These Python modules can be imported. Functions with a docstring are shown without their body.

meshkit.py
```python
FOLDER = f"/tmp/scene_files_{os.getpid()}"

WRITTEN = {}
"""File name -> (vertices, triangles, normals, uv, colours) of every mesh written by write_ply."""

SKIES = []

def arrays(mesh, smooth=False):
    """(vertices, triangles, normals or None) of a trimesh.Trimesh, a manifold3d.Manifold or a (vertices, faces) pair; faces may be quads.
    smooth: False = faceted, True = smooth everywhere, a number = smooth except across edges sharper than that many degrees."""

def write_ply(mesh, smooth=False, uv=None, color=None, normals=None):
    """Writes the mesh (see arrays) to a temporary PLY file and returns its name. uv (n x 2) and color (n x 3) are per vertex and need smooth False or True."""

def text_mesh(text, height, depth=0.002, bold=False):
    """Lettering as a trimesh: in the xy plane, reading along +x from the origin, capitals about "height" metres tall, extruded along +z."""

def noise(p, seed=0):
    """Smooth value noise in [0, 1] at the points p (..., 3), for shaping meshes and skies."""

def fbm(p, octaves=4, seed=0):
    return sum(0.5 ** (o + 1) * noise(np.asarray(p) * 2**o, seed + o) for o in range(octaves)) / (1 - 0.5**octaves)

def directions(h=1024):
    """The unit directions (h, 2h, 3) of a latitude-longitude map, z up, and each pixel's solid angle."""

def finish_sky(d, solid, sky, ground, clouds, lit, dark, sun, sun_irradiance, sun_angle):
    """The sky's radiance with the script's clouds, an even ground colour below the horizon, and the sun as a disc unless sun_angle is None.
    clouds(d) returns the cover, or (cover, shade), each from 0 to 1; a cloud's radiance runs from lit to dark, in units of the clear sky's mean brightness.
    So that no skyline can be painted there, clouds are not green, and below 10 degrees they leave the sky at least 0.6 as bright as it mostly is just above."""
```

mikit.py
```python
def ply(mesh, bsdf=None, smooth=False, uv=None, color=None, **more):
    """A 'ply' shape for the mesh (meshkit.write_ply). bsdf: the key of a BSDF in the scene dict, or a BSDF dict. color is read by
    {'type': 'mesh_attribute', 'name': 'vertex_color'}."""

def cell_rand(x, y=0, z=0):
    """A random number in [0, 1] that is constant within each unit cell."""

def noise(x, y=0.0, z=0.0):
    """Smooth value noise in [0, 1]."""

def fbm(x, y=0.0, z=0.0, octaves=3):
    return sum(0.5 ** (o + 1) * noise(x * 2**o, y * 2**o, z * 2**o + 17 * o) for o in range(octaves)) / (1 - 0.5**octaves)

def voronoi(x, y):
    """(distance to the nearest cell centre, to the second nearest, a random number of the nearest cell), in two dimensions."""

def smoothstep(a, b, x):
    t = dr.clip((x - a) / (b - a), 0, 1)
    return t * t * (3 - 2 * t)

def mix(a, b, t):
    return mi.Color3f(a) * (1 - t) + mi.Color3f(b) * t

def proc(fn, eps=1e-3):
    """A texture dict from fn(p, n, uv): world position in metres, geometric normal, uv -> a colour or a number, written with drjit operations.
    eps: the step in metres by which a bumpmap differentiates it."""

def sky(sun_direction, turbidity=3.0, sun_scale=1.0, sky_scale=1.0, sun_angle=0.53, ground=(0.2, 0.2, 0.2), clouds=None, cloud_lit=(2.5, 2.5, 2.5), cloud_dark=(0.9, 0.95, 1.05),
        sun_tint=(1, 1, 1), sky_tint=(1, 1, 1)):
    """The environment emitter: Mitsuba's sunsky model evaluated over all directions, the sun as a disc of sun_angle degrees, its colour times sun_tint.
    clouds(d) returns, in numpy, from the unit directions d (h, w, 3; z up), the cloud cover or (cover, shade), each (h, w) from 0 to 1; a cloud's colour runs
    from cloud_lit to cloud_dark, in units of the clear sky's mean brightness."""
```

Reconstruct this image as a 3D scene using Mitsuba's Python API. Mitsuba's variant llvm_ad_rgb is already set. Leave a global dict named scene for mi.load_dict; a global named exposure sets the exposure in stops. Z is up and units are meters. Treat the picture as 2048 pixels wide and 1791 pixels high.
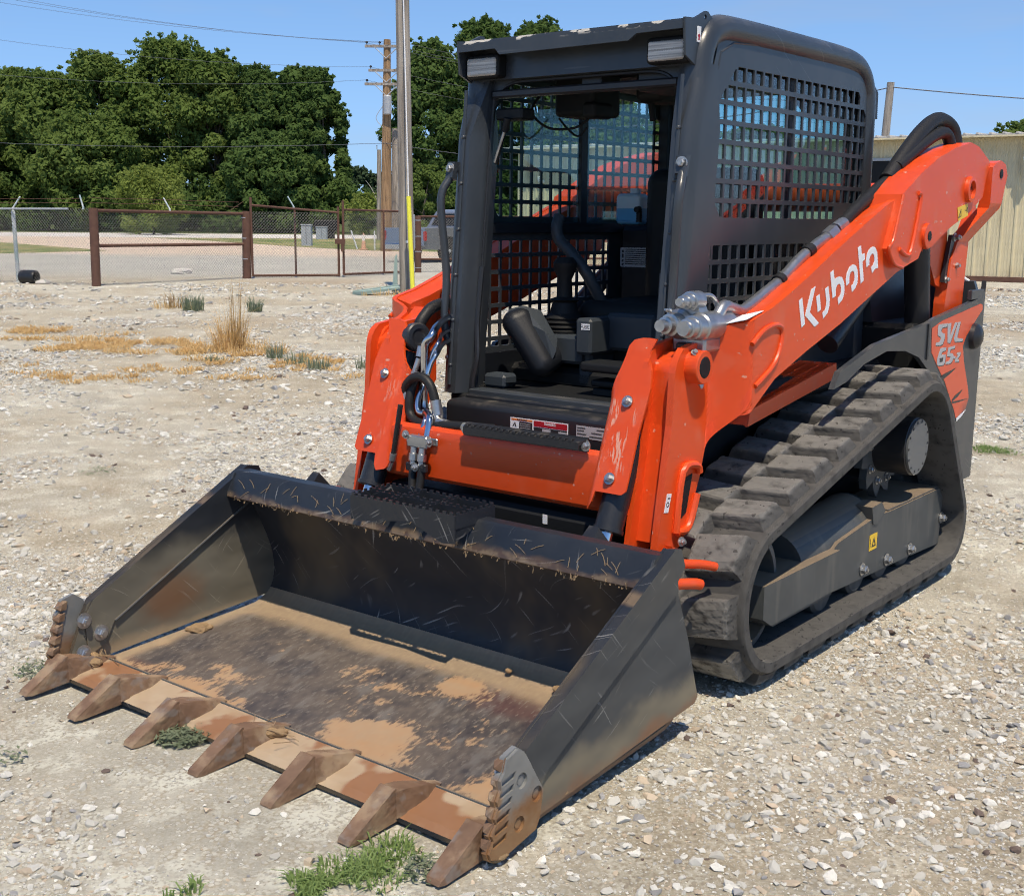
import math, random
import numpy as np, trimesh, shapely
import drjit as dr
import mitsuba as mi
import mikit, meshkit
from shapely.geometry import Polygon, LineString, Point, box as sbox
from shapely.ops import unary_union

# ------------------------------------------------------------------ camera, sky, exposure
T = mi.ScalarTransform4f
CAM = np.array([3.28057, 2.45517, 1.41544])
YAW, PIT, ROL, FPX = 3.81201261, -0.184968633, 0.00846174441, 2437.52
fw = np.array([math.cos(PIT) * math.cos(YAW), math.cos(PIT) * math.sin(YAW), math.sin(PIT)])
_r = np.cross(fw, [0, 0, 1]); _r /= np.linalg.norm(_r); _u = np.cross(_r, fw)
upv = -_r * math.sin(ROL) + _u * math.cos(ROL)
FH = np.array([math.cos(YAW), math.sin(YAW)]); RH = np.array([FH[1], -FH[0]])
SUN = (0.33, 0.37, 1.0)

def clouds(d):
    el = np.degrees(np.arcsin(np.clip(d[..., 2], -1, 1)))
    p = np.stack([d[..., 0] * 5, d[..., 1] * 5, d[..., 2] * 26], -1)
    n = meshkit.fbm(p, 5, 3)
    band = np.clip((el - 0.5) / 3, 0, 1) * np.clip((16 - el) / 8, 0, 1)
    return np.clip((n - 0.52) * 2.2, 0, 1) * band * 0.5

exposure = 1.65
scene = {
    "type": "scene",
    "camera": {
        "type": "perspective", "fov_axis": "x", "fov": 2 * math.degrees(math.atan(1024 / FPX)),
        "near_clip": 0.05, "far_clip": 6000.0,
        "to_world": T().look_at(origin=CAM.tolist(), target=(CAM + fw).tolist(), up=upv.tolist()),
    },
    "sky": mikit.sky(SUN, turbidity=2.6, sky_tint=(0.84, 1.03, 1.24), sun_tint=(0.97, 1.0, 1.02), clouds=clouds, cloud_lit=(1.5, 1.5, 1.55), cloud_dark=(1.1, 1.15, 1.25), ground=(0.3, 0.27, 0.22)),
}
labels = {"sky": {"kind": "structure", "label": "clear blue summer sky with faint wisps near the horizon"}}
rng = np.random.default_rng(7)
fbm, noise, voronoi, smoothstep, mix, cell_rand = mikit.fbm, mikit.noise, mikit.voronoi, mikit.smoothstep, mikit.mix, mikit.cell_rand

def G(e, n, z=0.0):
    """ground frame: e metres to the right of the camera, n metres ahead of it"""
    return np.array([CAM[0] + e * RH[0] + n * FH[0], CAM[1] + e * RH[1] + n * FH[1], z])

# ------------------------------------------------------------------ materials
def mat(key, color, rough=0.5, metallic=0.0, spec=0.5, bump=None, coat=0.0, **kw):
    b = {"type": "principled", "roughness": rough if not callable(rough) else mikit.proc(rough), "metallic": metallic, "specular": spec,
         "base_color": mikit.proc(color) if callable(color) else ({"type": "rgb", "value": list(color)} if not isinstance(color, dict) else color)}
    if coat: b["clearcoat"] = coat; b["clearcoat_gloss"] = 0.9
    if bump: b = {"type": "bumpmap", "arbitrary": mikit.proc(bump[0], bump[2]), "scale": bump[1], "bsdf": b}
    scene[key] = {"type": "twosided", "bsdf": b}
    return key

C = mi.Color3f
def c_orange(p, n, uv):
    a = fbm(p.x * 3, p.y * 3, p.z * 3, 3)
    base = mix(C(0.60, 0.058, 0.007), C(0.67, 0.073, 0.011), a)
    dust = smoothstep(0.55, 0.8, fbm(p.x * 14 + 5, p.y * 14, p.z * 9, 4)) * 0.10
    base = mix(base, C(0.45, 0.30, 0.20), dust)
    # scuffs on the two cylinder guards
    ay = dr.abs(p.y)
    zone = smoothstep(0.66, 0.72, p.z) * (1 - smoothstep(0.86, 0.95, p.z)) * smoothstep(0.22, 0.26, p.x) * smoothstep(0.425, 0.45, ay) * (1 - smoothstep(0.52, 0.55, ay))
    sc = smoothstep(0.50, 0.60, fbm(p.y * 190 + p.z * 20, p.z * 34, 1.0, 3)) * smoothstep(0.46, 0.58, fbm(p.y * 22, p.z * 13, 4.0, 3))
    side = dr.select(p.y > 0, mi.Float(1.0), mi.Float(0.45))
    base = mix(base, C(0.62, 0.36, 0.26), sc * zone * 0.75 * side)
    nick = smoothstep(0.78, 0.82, fbm(p.x * 45, p.y * 45, p.z * 45 + 3, 3))
    return mix(base, C(0.6, 0.38, 0.28), nick * 0.6)
mat("m_orange", c_orange, 0.36, spec=0.45, coat=0.15)
def c_gray(p, n, uv):
    a = fbm(p.x * 5, p.y * 5, p.z * 3, 4)
    base = mix(C(0.027, 0.033, 0.041), C(0.042, 0.049, 0.058), a)
    dust = smoothstep(0.2, 1.0, n.z) * 0.30 + 0.05
    base = mix(base, C(0.17, 0.16, 0.145), dust * smoothstep(0.35, 0.75, fbm(p.x * 11, p.y * 11 + 4, p.z * 5, 4)))
    # paint worn through to pale primer along the visor edge and on the post
    w = fbm(p.y * 22, p.x * 30, p.z * 50, 4)
    vis = smoothstep(2.004, 2.014, p.z + (w - 0.5) * 0.014) * smoothstep(-0.085, -0.07, p.x) * (1 - smoothstep(0.46, 0.47, dr.abs(p.y)))
    chip = smoothstep(0.585, 0.63, w + 0.06 * smoothstep(-0.2, 0.4, p.y)) * vis
    dx, dz = (p.x + 0.085) / 0.030, (p.z - 1.835) / 0.032
    post = smoothstep(1.1, 0.5, dr.sqrt(dx * dx + dz * dz)) * smoothstep(0.44, 0.45, p.y)
    chip = dr.maximum(chip, smoothstep(0.54, 0.60, fbm(p.x * 60, p.y * 60, p.z * 60, 3) * 0.6 + post * 0.4) * smoothstep(0.0, 0.2, post))
    scr = smoothstep(0.86, 0.90, noise(p.x * 4 + p.z * 3, p.y * 4, p.z * 110 - p.x * 60)) * smoothstep(0.5, 0.7, fbm(p.x * 3, p.y * 3, p.z * 3, 2)) * 0.12
    base = mix(base, C(0.25, 0.25, 0.25), scr)
    return mix(base, C(0.62, 0.58, 0.50), chip)
mat("m_gray", c_gray, 0.33, spec=0.5, coat=0.15)
def c_black(p, n, uv):
    a = fbm(p.x * 6, p.y * 6, p.z * 6, 3)
    d = smoothstep(0.5, 0.8, fbm(p.x * 17, p.y * 17, p.z * 17, 3)) * smoothstep(0.2, 1.0, n.z) * 0.5
    return mix(mix(C(0.012, 0.013, 0.016), C(0.022, 0.023, 0.026), a), C(0.16, 0.14, 0.11), d)
mat("m_black", c_black, 0.4, spec=0.5)
mat("m_dark", (0.008, 0.009, 0.010), 0.6, spec=0.3)
mat("m_cabin", (0.007, 0.009, 0.013), 0.5, spec=0.4)
mat("m_console", (0.032, 0.040, 0.048), 0.5, spec=0.4)
mat("m_hose", (0.014, 0.014, 0.014), 0.55, spec=0.4)
mat("m_chrome", (0.62, 0.64, 0.68), 0.12, metallic=1.0)
mat("m_zinc", lambda p, n, uv: mix(C(0.32, 0.33, 0.34), C(0.55, 0.55, 0.54), fbm(p.x * 40, p.y * 40, p.z * 40, 3)), 0.34, metallic=0.85)
mat("m_white", (0.72, 0.73, 0.74), 0.4)
mat("m_palegray", (0.38, 0.38, 0.39), 0.4)
mat("m_yellow", (0.72, 0.46, 0.02), 0.4)
mat("m_red", (0.34, 0.012, 0.02), 0.4)
mat("m_amber", (0.62, 0.16, 0.02), 0.4)
mat("m_ink", (0.02, 0.02, 0.022), 0.5)
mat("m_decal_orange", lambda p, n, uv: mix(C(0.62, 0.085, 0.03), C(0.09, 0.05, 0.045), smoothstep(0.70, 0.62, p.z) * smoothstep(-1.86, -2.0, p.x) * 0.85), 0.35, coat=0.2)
def c_bucket(p, n, uv):
    ay = dr.abs(p.y)
    f = fbm(p.x * 9, p.y * 9, p.z * 9, 4)
    streak = fbm(p.x * 6, p.y * 45, p.z * 14, 3)
    black = mix(C(0.010, 0.013, 0.019), C(0.022, 0.026, 0.032), f)
    q1, q2 = p.y * 1.0 + p.z * 0.8 + p.x * 0.5, p.y * 0.55 - p.z * 0.9 + p.x * 0.9
    w1, w2 = (fbm(p.x * 3, p.y * 3, p.z * 3, 2) - 0.5) * 0.2, (fbm(p.x * 3 + 5, p.y * 3, p.z * 3, 2) - 0.5) * 0.2
    scr = dr.maximum(smoothstep(0.70, 0.84, noise(q1 * 11, (q2 + w1) * 150, 0.5)), smoothstep(0.72, 0.86, noise(q2 * 10, (q1 + w2) * 165, 7.5))) * 0.75
    black = mix(black, C(0.26, 0.26, 0.25), scr * smoothstep(0.30, 0.55, fbm(p.x * 5, p.y * 5, p.z * 5 + 9, 2)))
    tan, mud, rust = C(0.36, 0.27, 0.17), C(0.50, 0.25, 0.10), C(0.22, 0.085, 0.03)
    # outer side plates: soil ground into the lower edge
    low = p.z - (0.19 - 0.11 * (p.x - 0.45)) + (f - 0.5) * 0.10
    soil = 1 - smoothstep(-0.03, 0.05, low)
    black2 = mix(black, C(0.095, 0.100, 0.098), 0.45 + 0.5 * (streak - 0.5))
    outer = mix(mix(black2, C(0.19, 0.165, 0.115), soil * 0.85 * (0.45 + streak)), rust, (1 - smoothstep(-0.10, -0.04, low)) * 0.6)
    # inside faces of the side plates: olive dust and rust bloom
    dx, dz = p.x - 0.93, p.z - 0.17
    bloom = smoothstep(0.17, 0.03, dr.sqrt(dx * dx + dz * dz * 2) + (f - 0.5) * 0.15)
    inner = mix(mix(C(0.075, 0.070, 0.055), C(0.19, 0.175, 0.135), streak), C(0.17, 0.075, 0.03), bloom * 0.7)
    inner = mix(inner, C(0.30, 0.275, 0.22), scr * 0.5)
    inner = mix(inner, black, smoothstep(0.30, 0.40, p.z + (f - 0.5) * 0.1))
    inner = mix(inner, tan, (1 - smoothstep(0.06, 0.10, p.z + (f - 0.5) * 0.05)) * 0.7)
    plate = dr.select(ay > 0.8495, outer, inner)
    # floor: dark polished steel with dry mud
    g = fbm(p.x * 5.5 + 3, p.y * 4.2 + 1, 0.7, 5)
    fine = fbm(p.x * 46 + p.y * 30, p.y * 150 - p.x * 30, 3.1, 3)
    wear = mix(C(0.028, 0.027, 0.034), C(0.110, 0.092, 0.080), fbm(p.x * 26 + p.y * 12, p.y * 60 - p.x * 20, 5, 5))
    wear = mix(wear, C(0.10, 0.035, 0.03), smoothstep(0.55, 0.7, fbm(p.x * 3 + 8, p.y * 2.4, 2, 3)) * 0.5)
    wear = mix(wear, C(0.24, 0.215, 0.18), smoothstep(0.54, 0.78, fine) * 0.32)
    wear = mix(wear, C(0.17, 0.16, 0.15), smoothstep(0.52, 0.70, fbm(p.x * 7 + p.y * 5, p.y * 22 - p.x * 6, 6.4, 5)) * 0.5)
    dusty = smoothstep(0.35, 0.65, fbm(p.x * 9, p.y * 7, 9.3, 5))
    wear = mix(wear, C(0.19, 0.15, 0.11), dusty * 0.30)
    m1 = smoothstep(0.565, 0.645, g + (fine - 0.5) * 0.16 + (fbm(p.x * 40, p.y * 40, 2.2, 3) - 0.5) * 0.10 + 0.10 * smoothstep(0.85, 1.15, p.x) - 0.05 * smoothstep(-0.2, -0.6, p.y))
    fl = mix(wear, mix(C(0.42, 0.245, 0.12), C(0.38, 0.27, 0.17), fbm(p.x * 24, p.y * 24, 1, 4)), m1 * 0.85)
    back = (1 - smoothstep(0.62, 0.70, p.x + (g - 0.5) * 0.14)) + smoothstep(0.76, 0.83, ay + (g - 0.5) * 0.12)
    fl = mix(fl, mix(tan, C(0.27, 0.20, 0.13), fine), dr.clip(back, 0, 1) * 0.85)
    edge = smoothstep(1.19, 1.20, p.x)
    lipc = mix(mix(C(0.34, 0.235, 0.14), C(0.42, 0.335, 0.235), fbm(p.x * 18, p.y * 18, 3, 4)), rust, smoothstep(0.5, 0.62, fbm(p.x * 7, p.y * 7, 8, 4)) * 0.8)
    fl = mix(fl, lipc, edge)
    # back wall with dried soil smears
    wall = mix(black, C(0.10, 0.075, 0.045), smoothstep(0.42, 0.75, fbm(p.y * 5, p.z * 3, p.x * 3 + 2, 4)) * 0.8 * (1 - smoothstep(0.47, 0.48, p.z)))
    rim = smoothstep(0.462, 0.470, p.z) * (1 - smoothstep(0.484, 0.500, p.z + (f - 0.5) * 0.05)) * smoothstep(0.62, 0.66, p.x)
    wall = mix(wall, mix(C(0.22, 0.155, 0.09), C(0.10, 0.06, 0.035), smoothstep(0.35, 0.65, fbm(p.y * 40, p.z * 40, 2, 3))), rim * 0.6)
    sheet = dr.select((n.z > 0.6) & (p.z < 0.2), fl, wall)
    return dr.select(dr.abs(n.y) > 0.7, plate, sheet)
mat("m_bucket", c_bucket, lambda p, n, uv: 0.22 + 0.40 * fbm(p.x * 8, p.y * 8, p.z * 8, 3) + 0.2 * smoothstep(0.46, 0.40, p.z), spec=0.5)
def c_rust(p, n, uv):
    f = fbm(p.x * 22, p.y * 22, p.z * 22, 4)
    a = mix(C(0.105, 0.060, 0.038), C(0.225, 0.140, 0.088), f)
    a = mix(a, C(0.20, 0.19, 0.18), smoothstep(0.55, 0.75, fbm(p.x * 30 + 3, p.y * 30, p.z * 30, 3)) * 0.5)
    return mix(a, mix(C(0.36, 0.28, 0.19), C(0.26, 0.17, 0.10), f), smoothstep(0.44, 0.70, fbm(p.x * 17 + 4, p.y * 17, p.z * 17, 5)) * 0.8)
mat("m_rust", c_rust, 0.62, spec=0.4, bump=(lambda p, n, uv: fbm(p.x * 90, p.y * 90, p.z * 90, 3), 0.003, 2e-3))
def c_cutter(p, n, uv):
    f = fbm(p.x * 18, p.y * 18, p.z * 18, 4)
    steel = mix(C(0.17, 0.175, 0.17), C(0.27, 0.275, 0.27), f)
    r = smoothstep(0.16, 0.06, p.z + (f - 0.5) * 0.14)
    r = dr.maximum(r, smoothstep(1.325, 1.345, p.x + (f - 0.5) * 0.03) * 0.9)
    return mix(steel, mix(C(0.20, 0.085, 0.03), C(0.33, 0.22, 0.12), f), r)
mat("m_cutter", c_cutter, 0.42, metallic=0.25)
def rubber(top):
    def f(p, n, uv):
        g = fbm(p.x * 16, p.y * 16, p.z * 16, 4)
        base = mix(C(0.030, 0.030, 0.030), C(0.058, 0.056, 0.053), g)
        lev = smoothstep(0.6, 1.0, uv.x) if top else 0.0
        up = smoothstep(0.0, 0.9, n.z)
        dust = (0.14 + 0.52 * lev) * (0.40 + 0.60 * up) + 0.03
        base = mix(base, C(0.40, 0.39, 0.365), dust * smoothstep(0.10, 0.58, fbm(p.x * 30, p.y * 30, p.z * 30 + 4, 4)))
        cut = smoothstep(0.84, 0.88, noise(p.x * 30 + p.y * 60, p.y * 90 - p.x * 70, p.z * 60))
        return mix(base, C(0.022, 0.022, 0.022), cut * 0.7)
    return f
mat("m_rubber", rubber(True), 0.8, spec=0.3, bump=(lambda p, n, uv: fbm(p.x * 70, p.y * 70, p.z * 70, 4), 0.006, 2e-3))
c_rubber = rubber(False)
mat("m_belt", c_rubber, 0.85, spec=0.25)
def c_under(p, n, uv):
    f = fbm(p.x * 9, p.y * 9, p.z * 9, 4)
    base = mix(C(0.046, 0.052, 0.055), C(0.078, 0.084, 0.086), f)
    st = smoothstep(0.52, 0.80, fbm(p.x * 26, p.y * 6, p.z * 3, 4))
    base = mix(base, C(0.15, 0.14, 0.12), st * 0.30)
    return mix(base, C(0.22, 0.17, 0.12), smoothstep(0.5, 1.0, n.z) * 0.8)
mat("m_under", c_under, 0.5, spec=0.4)
for k, tr in (("m_glass_side", (0.62, 0.80, 0.80)), ("m_glass_rear", (0.50, 0.78, 0.82))):
    scene[k] = {"type": "thindielectric", "int_ior": 1.5, "specular_transmittance": {"type": "rgb", "value": list(tr)}}
mat("m_lens", lambda p, n, uv: mix(C(0.26, 0.245, 0.22), C(0.60, 0.57, 0.52), smoothstep(0.3, 0.7, fbm(p.y * 4, p.z * 240, 0.4, 2))), 0.35)
mat("m_bottle", lambda p, n, uv: mix(C(0.07, 0.27, 0.48), C(0.42, 0.52, 0.58), smoothstep(1.462, 1.468, p.z)), 0.35)

# ------------------------------------------------------------------ mesh helpers
cat = trimesh.util.concatenate
def fixo(m):
    if m.is_volume and m.volume < 0: m.invert()
    return m
def prism_y(poly, y0, y1):
    """polygon in (x, z) extruded from y0 to y1"""
    if not hasattr(poly, "exterior"): poly = Polygon(poly)
    m = trimesh.creation.extrude_polygon(poly.buffer(0), abs(y1 - y0), engine="earcut")
    v = m.vertices
    return fixo(trimesh.Trimesh(np.c_[v[:, 0], v[:, 2] + min(y0, y1), v[:, 1]], m.faces[:, ::-1], process=False))
def prism_x(poly, x0, x1):
    """polygon in (y, z) extruded from x0 to x1"""
    if not hasattr(poly, "exterior"): poly = Polygon(poly)
    m = trimesh.creation.extrude_polygon(poly.buffer(0), abs(x1 - x0), engine="earcut")
    v = m.vertices
    return fixo(trimesh.Trimesh(np.c_[v[:, 2] + min(x0, x1), v[:, 0], v[:, 1]], m.faces, process=False))
def prism_z(poly, z0, z1):
    if not hasattr(poly, "exterior"): poly = Polygon(poly)
    m = trimesh.creation.extrude_polygon(poly.buffer(0), z1 - z0, engine="earcut")
    m.apply_translation([0, 0, z0]); return m
def multi(g): return [q for q in getattr(g, "geoms", [g]) if q.geom_type == "Polygon" and q.area > 1e-7]
def hull(pts): return trimesh.convex.convex_hull(np.asarray(pts, float))
def box(x0, x1, y0, y1, z0, z1, b=0.004):
    pts = []
    for sx, x in ((1, x0), (-1, x1)):
        for sy, y in ((1, y0), (-1, y1)):
            for sz, z in ((1, z0), (-1, z1)):
                pts += [(x, y + sy * b, z + sz * b), (x + sx * b, y, z + sz * b), (x + sx * b, y + sy * b, z)]
    return hull(pts)
def rbox(x0, x1, y0, y1, z0, z1, r, sub=2):
    s = trimesh.creation.icosphere(subdivisions=sub, radius=r).vertices
    return hull(np.vstack([s + [x, y, z] for x in (x0 + r, x1 - r) for y in (y0 + r, y1 - r) for z in (z0 + r, z1 - r)]))
def spline(P, k=6):
    P = np.asarray(P, float); n = len(P); out = []
    for i in range(n - 1):
        p0, p1, p2, p3 = P[max(i - 1, 0)], P[i], P[i + 1], P[min(i + 2, n - 1)]
        for t in np.arange(k) / k:
            out.append(0.5 * ((2 * p1) + (-p0 + p2) * t + (2 * p0 - 5 * p1 + 4 * p2 - p3) * t * t + (-p0 + 3 * p1 - 3 * p2 + p3) * t ** 3))
    out.append(P[-1]); return np.array(out)
def tube(P, r, sides=12, smooth=True, k=6):
    P = spline(P, k) if smooth and len(P) > 2 else np.asarray(P, float)
    R = np.broadcast_to(np.asarray(r, float), (len(P),)) if np.ndim(r) == 0 or len(r) == len(P) else np.interp(np.linspace(0, 1, len(P)), np.linspace(0, 1, len(r)), r)
    t = np.gradient(P, axis=0); t /= np.linalg.norm(t, axis=1, keepdims=True) + 1e-12
    a = np.cross(t[0], [0, 0, 1.0]); a = a if np.linalg.norm(a) > 0.1 else np.cross(t[0], [1.0, 0, 0]); a /= np.linalg.norm(a)
    ang = np.arange(sides) * 2 * np.pi / sides; V = []
    for i in range(len(P)):
        a = a - t[i] * (a @ t[i]); a /= np.linalg.norm(a) + 1e-12
        b = np.cross(t[i], a)
        V.append(P[i] + R[i] * (np.cos(ang)[:, None] * a + np.sin(ang)[:, None] * b))
    m = len(P); F = []
    for i in range(m - 1):
        for j in range(sides):
            q = [i * sides + j, i * sides + (j + 1) % sides, (i + 1) * sides + (j + 1) % sides, (i + 1) * sides + j]
            F += [[q[0], q[1], q[2]], [q[0], q[2], q[3]]]
    V = np.vstack(V + [P[:1], P[-1:]]); c0, c1 = len(V) - 2, len(V) - 1
    for j in range(sides):
        F += [[c0, (j + 1) % sides, j], [c1, (m - 1) * sides + j, (m - 1) * sides + (j + 1) % sides]]
    return trimesh.Trimesh(V, F, process=False)
def cyl(p0, p1, r0, r1=None, sides=20):
    return tube([p0, p1], [r0, r0 if r1 is None else r1], sides, smooth=False)
def steps(p0, d, prof, sides=20):
    """turned shape: prof = [(distance along d, radius), ...]"""
    d = np.asarray(d, float) / np.linalg.norm(d)
    P, R = [], []
    for s, r in prof: P.append(np.asarray(p0) + d * s); R.append(r)
    P = np.array(P); t = np.broadcast_to(d, P.shape)
    a = np.cross(d, [0, 0, 1.0]); a = a if np.linalg.norm(a) > 0.1 else np.cross(d, [1.0, 0, 0]); a /= np.linalg.norm(a); b = np.cross(d, a)
    ang = np.arange(sides) * 2 * np.pi / sides
    V = np.vstack([P[i] + R[i] * (np.cos(ang)[:, None] * a + np.sin(ang)[:, None] * b) for i in range(len(P))] + [P[:1], P[-1:]])
    F, m = [], len(P)
    for i in range(m - 1):
        for j in range(sides):
            q = [i * sides + j, i * sides + (j + 1) % sides, (i + 1) * sides + (j + 1) % sides, (i + 1) * sides + j]
            F += [[q[0], q[1], q[2]], [q[0], q[2], q[3]]]
    for j in range(sides):
        F += [[len(V) - 2, (j + 1) % sides, j], [len(V) - 1, (m - 1) * sides + j, (m - 1) * sides + (j + 1) % sides]]
    return trimesh.Trimesh(V, F, process=False)
def bolt(p, d, r=0.012, h=0.010):
    return cat([steps(p, d, [(0, r * 1.5), (0.003, r * 1.5)], 14), steps(p, d, [(0.003, r), (0.003 + h * 0.8, r), (0.003 + h, r * 0.8)], 6),
                steps(p, d, [(0.003 + h, r * 0.55), (0.003 + h * 1.3, r * 0.5)], 8)])
def mir(m):
    v = np.array(m.vertices); v[:, 1] *= -1
    return trimesh.Trimesh(v, m.faces[:, ::-1], process=False)
def sheet(poly, y, t=0.0012): return prism_y(poly, y, y + t)
def rect(x0, x1, z0, z1): return Polygon([(x0, z0), (x1, z0), (x1, z1), (x0, z1)])

# ------------------------------------------------------------------ scene bookkeeping
def numbered(key):
    if key not in used: used.add(key); return key
    i = 1
    while f"{key}_{i:03d}" in used: i += 1
    used.add(f"{key}_{i:03d}"); return f"{key}_{i:03d}"
used = set()
def thing(name, label, category, group=None):
    key = numbered(name); labels[key] = {"label": label, "category": category}
    if group: labels[key]["group"] = group
    return key
def part(parent, name, meshes, m, smooth=False, label=None, kind=None, color=None):
    key = numbered(parent + "__" + name)
    mesh = cat(meshes) if isinstance(meshes, (list, tuple)) else meshes
    scene[key] = mikit.ply(mesh, m, smooth=smooth, **({"color": color} if color is not None else {}))
    if label or kind: labels[key] = {**({"label": label} if label else {}), **({"kind": kind} if kind else {})}
    return key
def whole(name, meshes, m, label, category=None, smooth=False, group=None, kind=None, color=None):
    key = numbered(name)
    scene[key] = mikit.ply(cat(meshes) if isinstance(meshes, (list, tuple)) else meshes, m, smooth=smooth, **({"color": color} if color is not None else {}))
    labels[key] = {"label": label}
    if category: labels[key]["category"] = category
    if group: labels[key]["group"] = group
    if kind: labels[key]["kind"] = kind
    return key
def both(parent, name, meshes, m, smooth=False, label=None):
    mesh = cat(meshes) if isinstance(meshes, (list, tuple)) else meshes
    part(parent, name, mesh, m, smooth, label); part(parent, name, mir(mesh), m, smooth)

# ================================================================== the track loader
L = thing("compact_track_loader", "orange and black compact track loader with a toothed bucket lowered to the gravel", "track loader")

# ---- rubber tracks
YT0, YT1 = 0.47, 0.87
_circ = unary_union([Point(-0.05, 0.282).buffer(0.242, 24), Point(-1.61, 0.210).buffer(0.17, 24), Point(-1.28, 0.575).buffer(0.258, 24)]).convex_hull
_ring = np.array(_circ.exterior.coords)[:-1]
if Polygon(_ring).exterior.is_ccw is False: _ring = _ring[::-1]
_per = np.linalg.norm(np.roll(_ring, -1, 0) - _ring, axis=1); PER = _per.sum(); _cum = np.r_[0, np.cumsum(_per)]; _cl = np.vstack([_ring, _ring[:1]])
def trk(s):
    s = np.asarray(s) % PER
    P = np.stack([np.interp(s, _cum, _cl[:, i]) for i in (0, 1)], -1)
    a, b = (s + 0.03) % PER, (s - 0.03) % PER
    t = np.stack([np.interp(a, _cum, _cl[:, i]) - np.interp(b, _cum, _cl[:, i]) for i in (0, 1)], -1)
    t /= np.linalg.norm(t, axis=-1, keepdims=True)
    return P, np.stack([t[..., 1], -t[..., 0]], -1)          # ccw ring: outward = right of the tangent
NL = 26; PITCH = PER / NL
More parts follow.
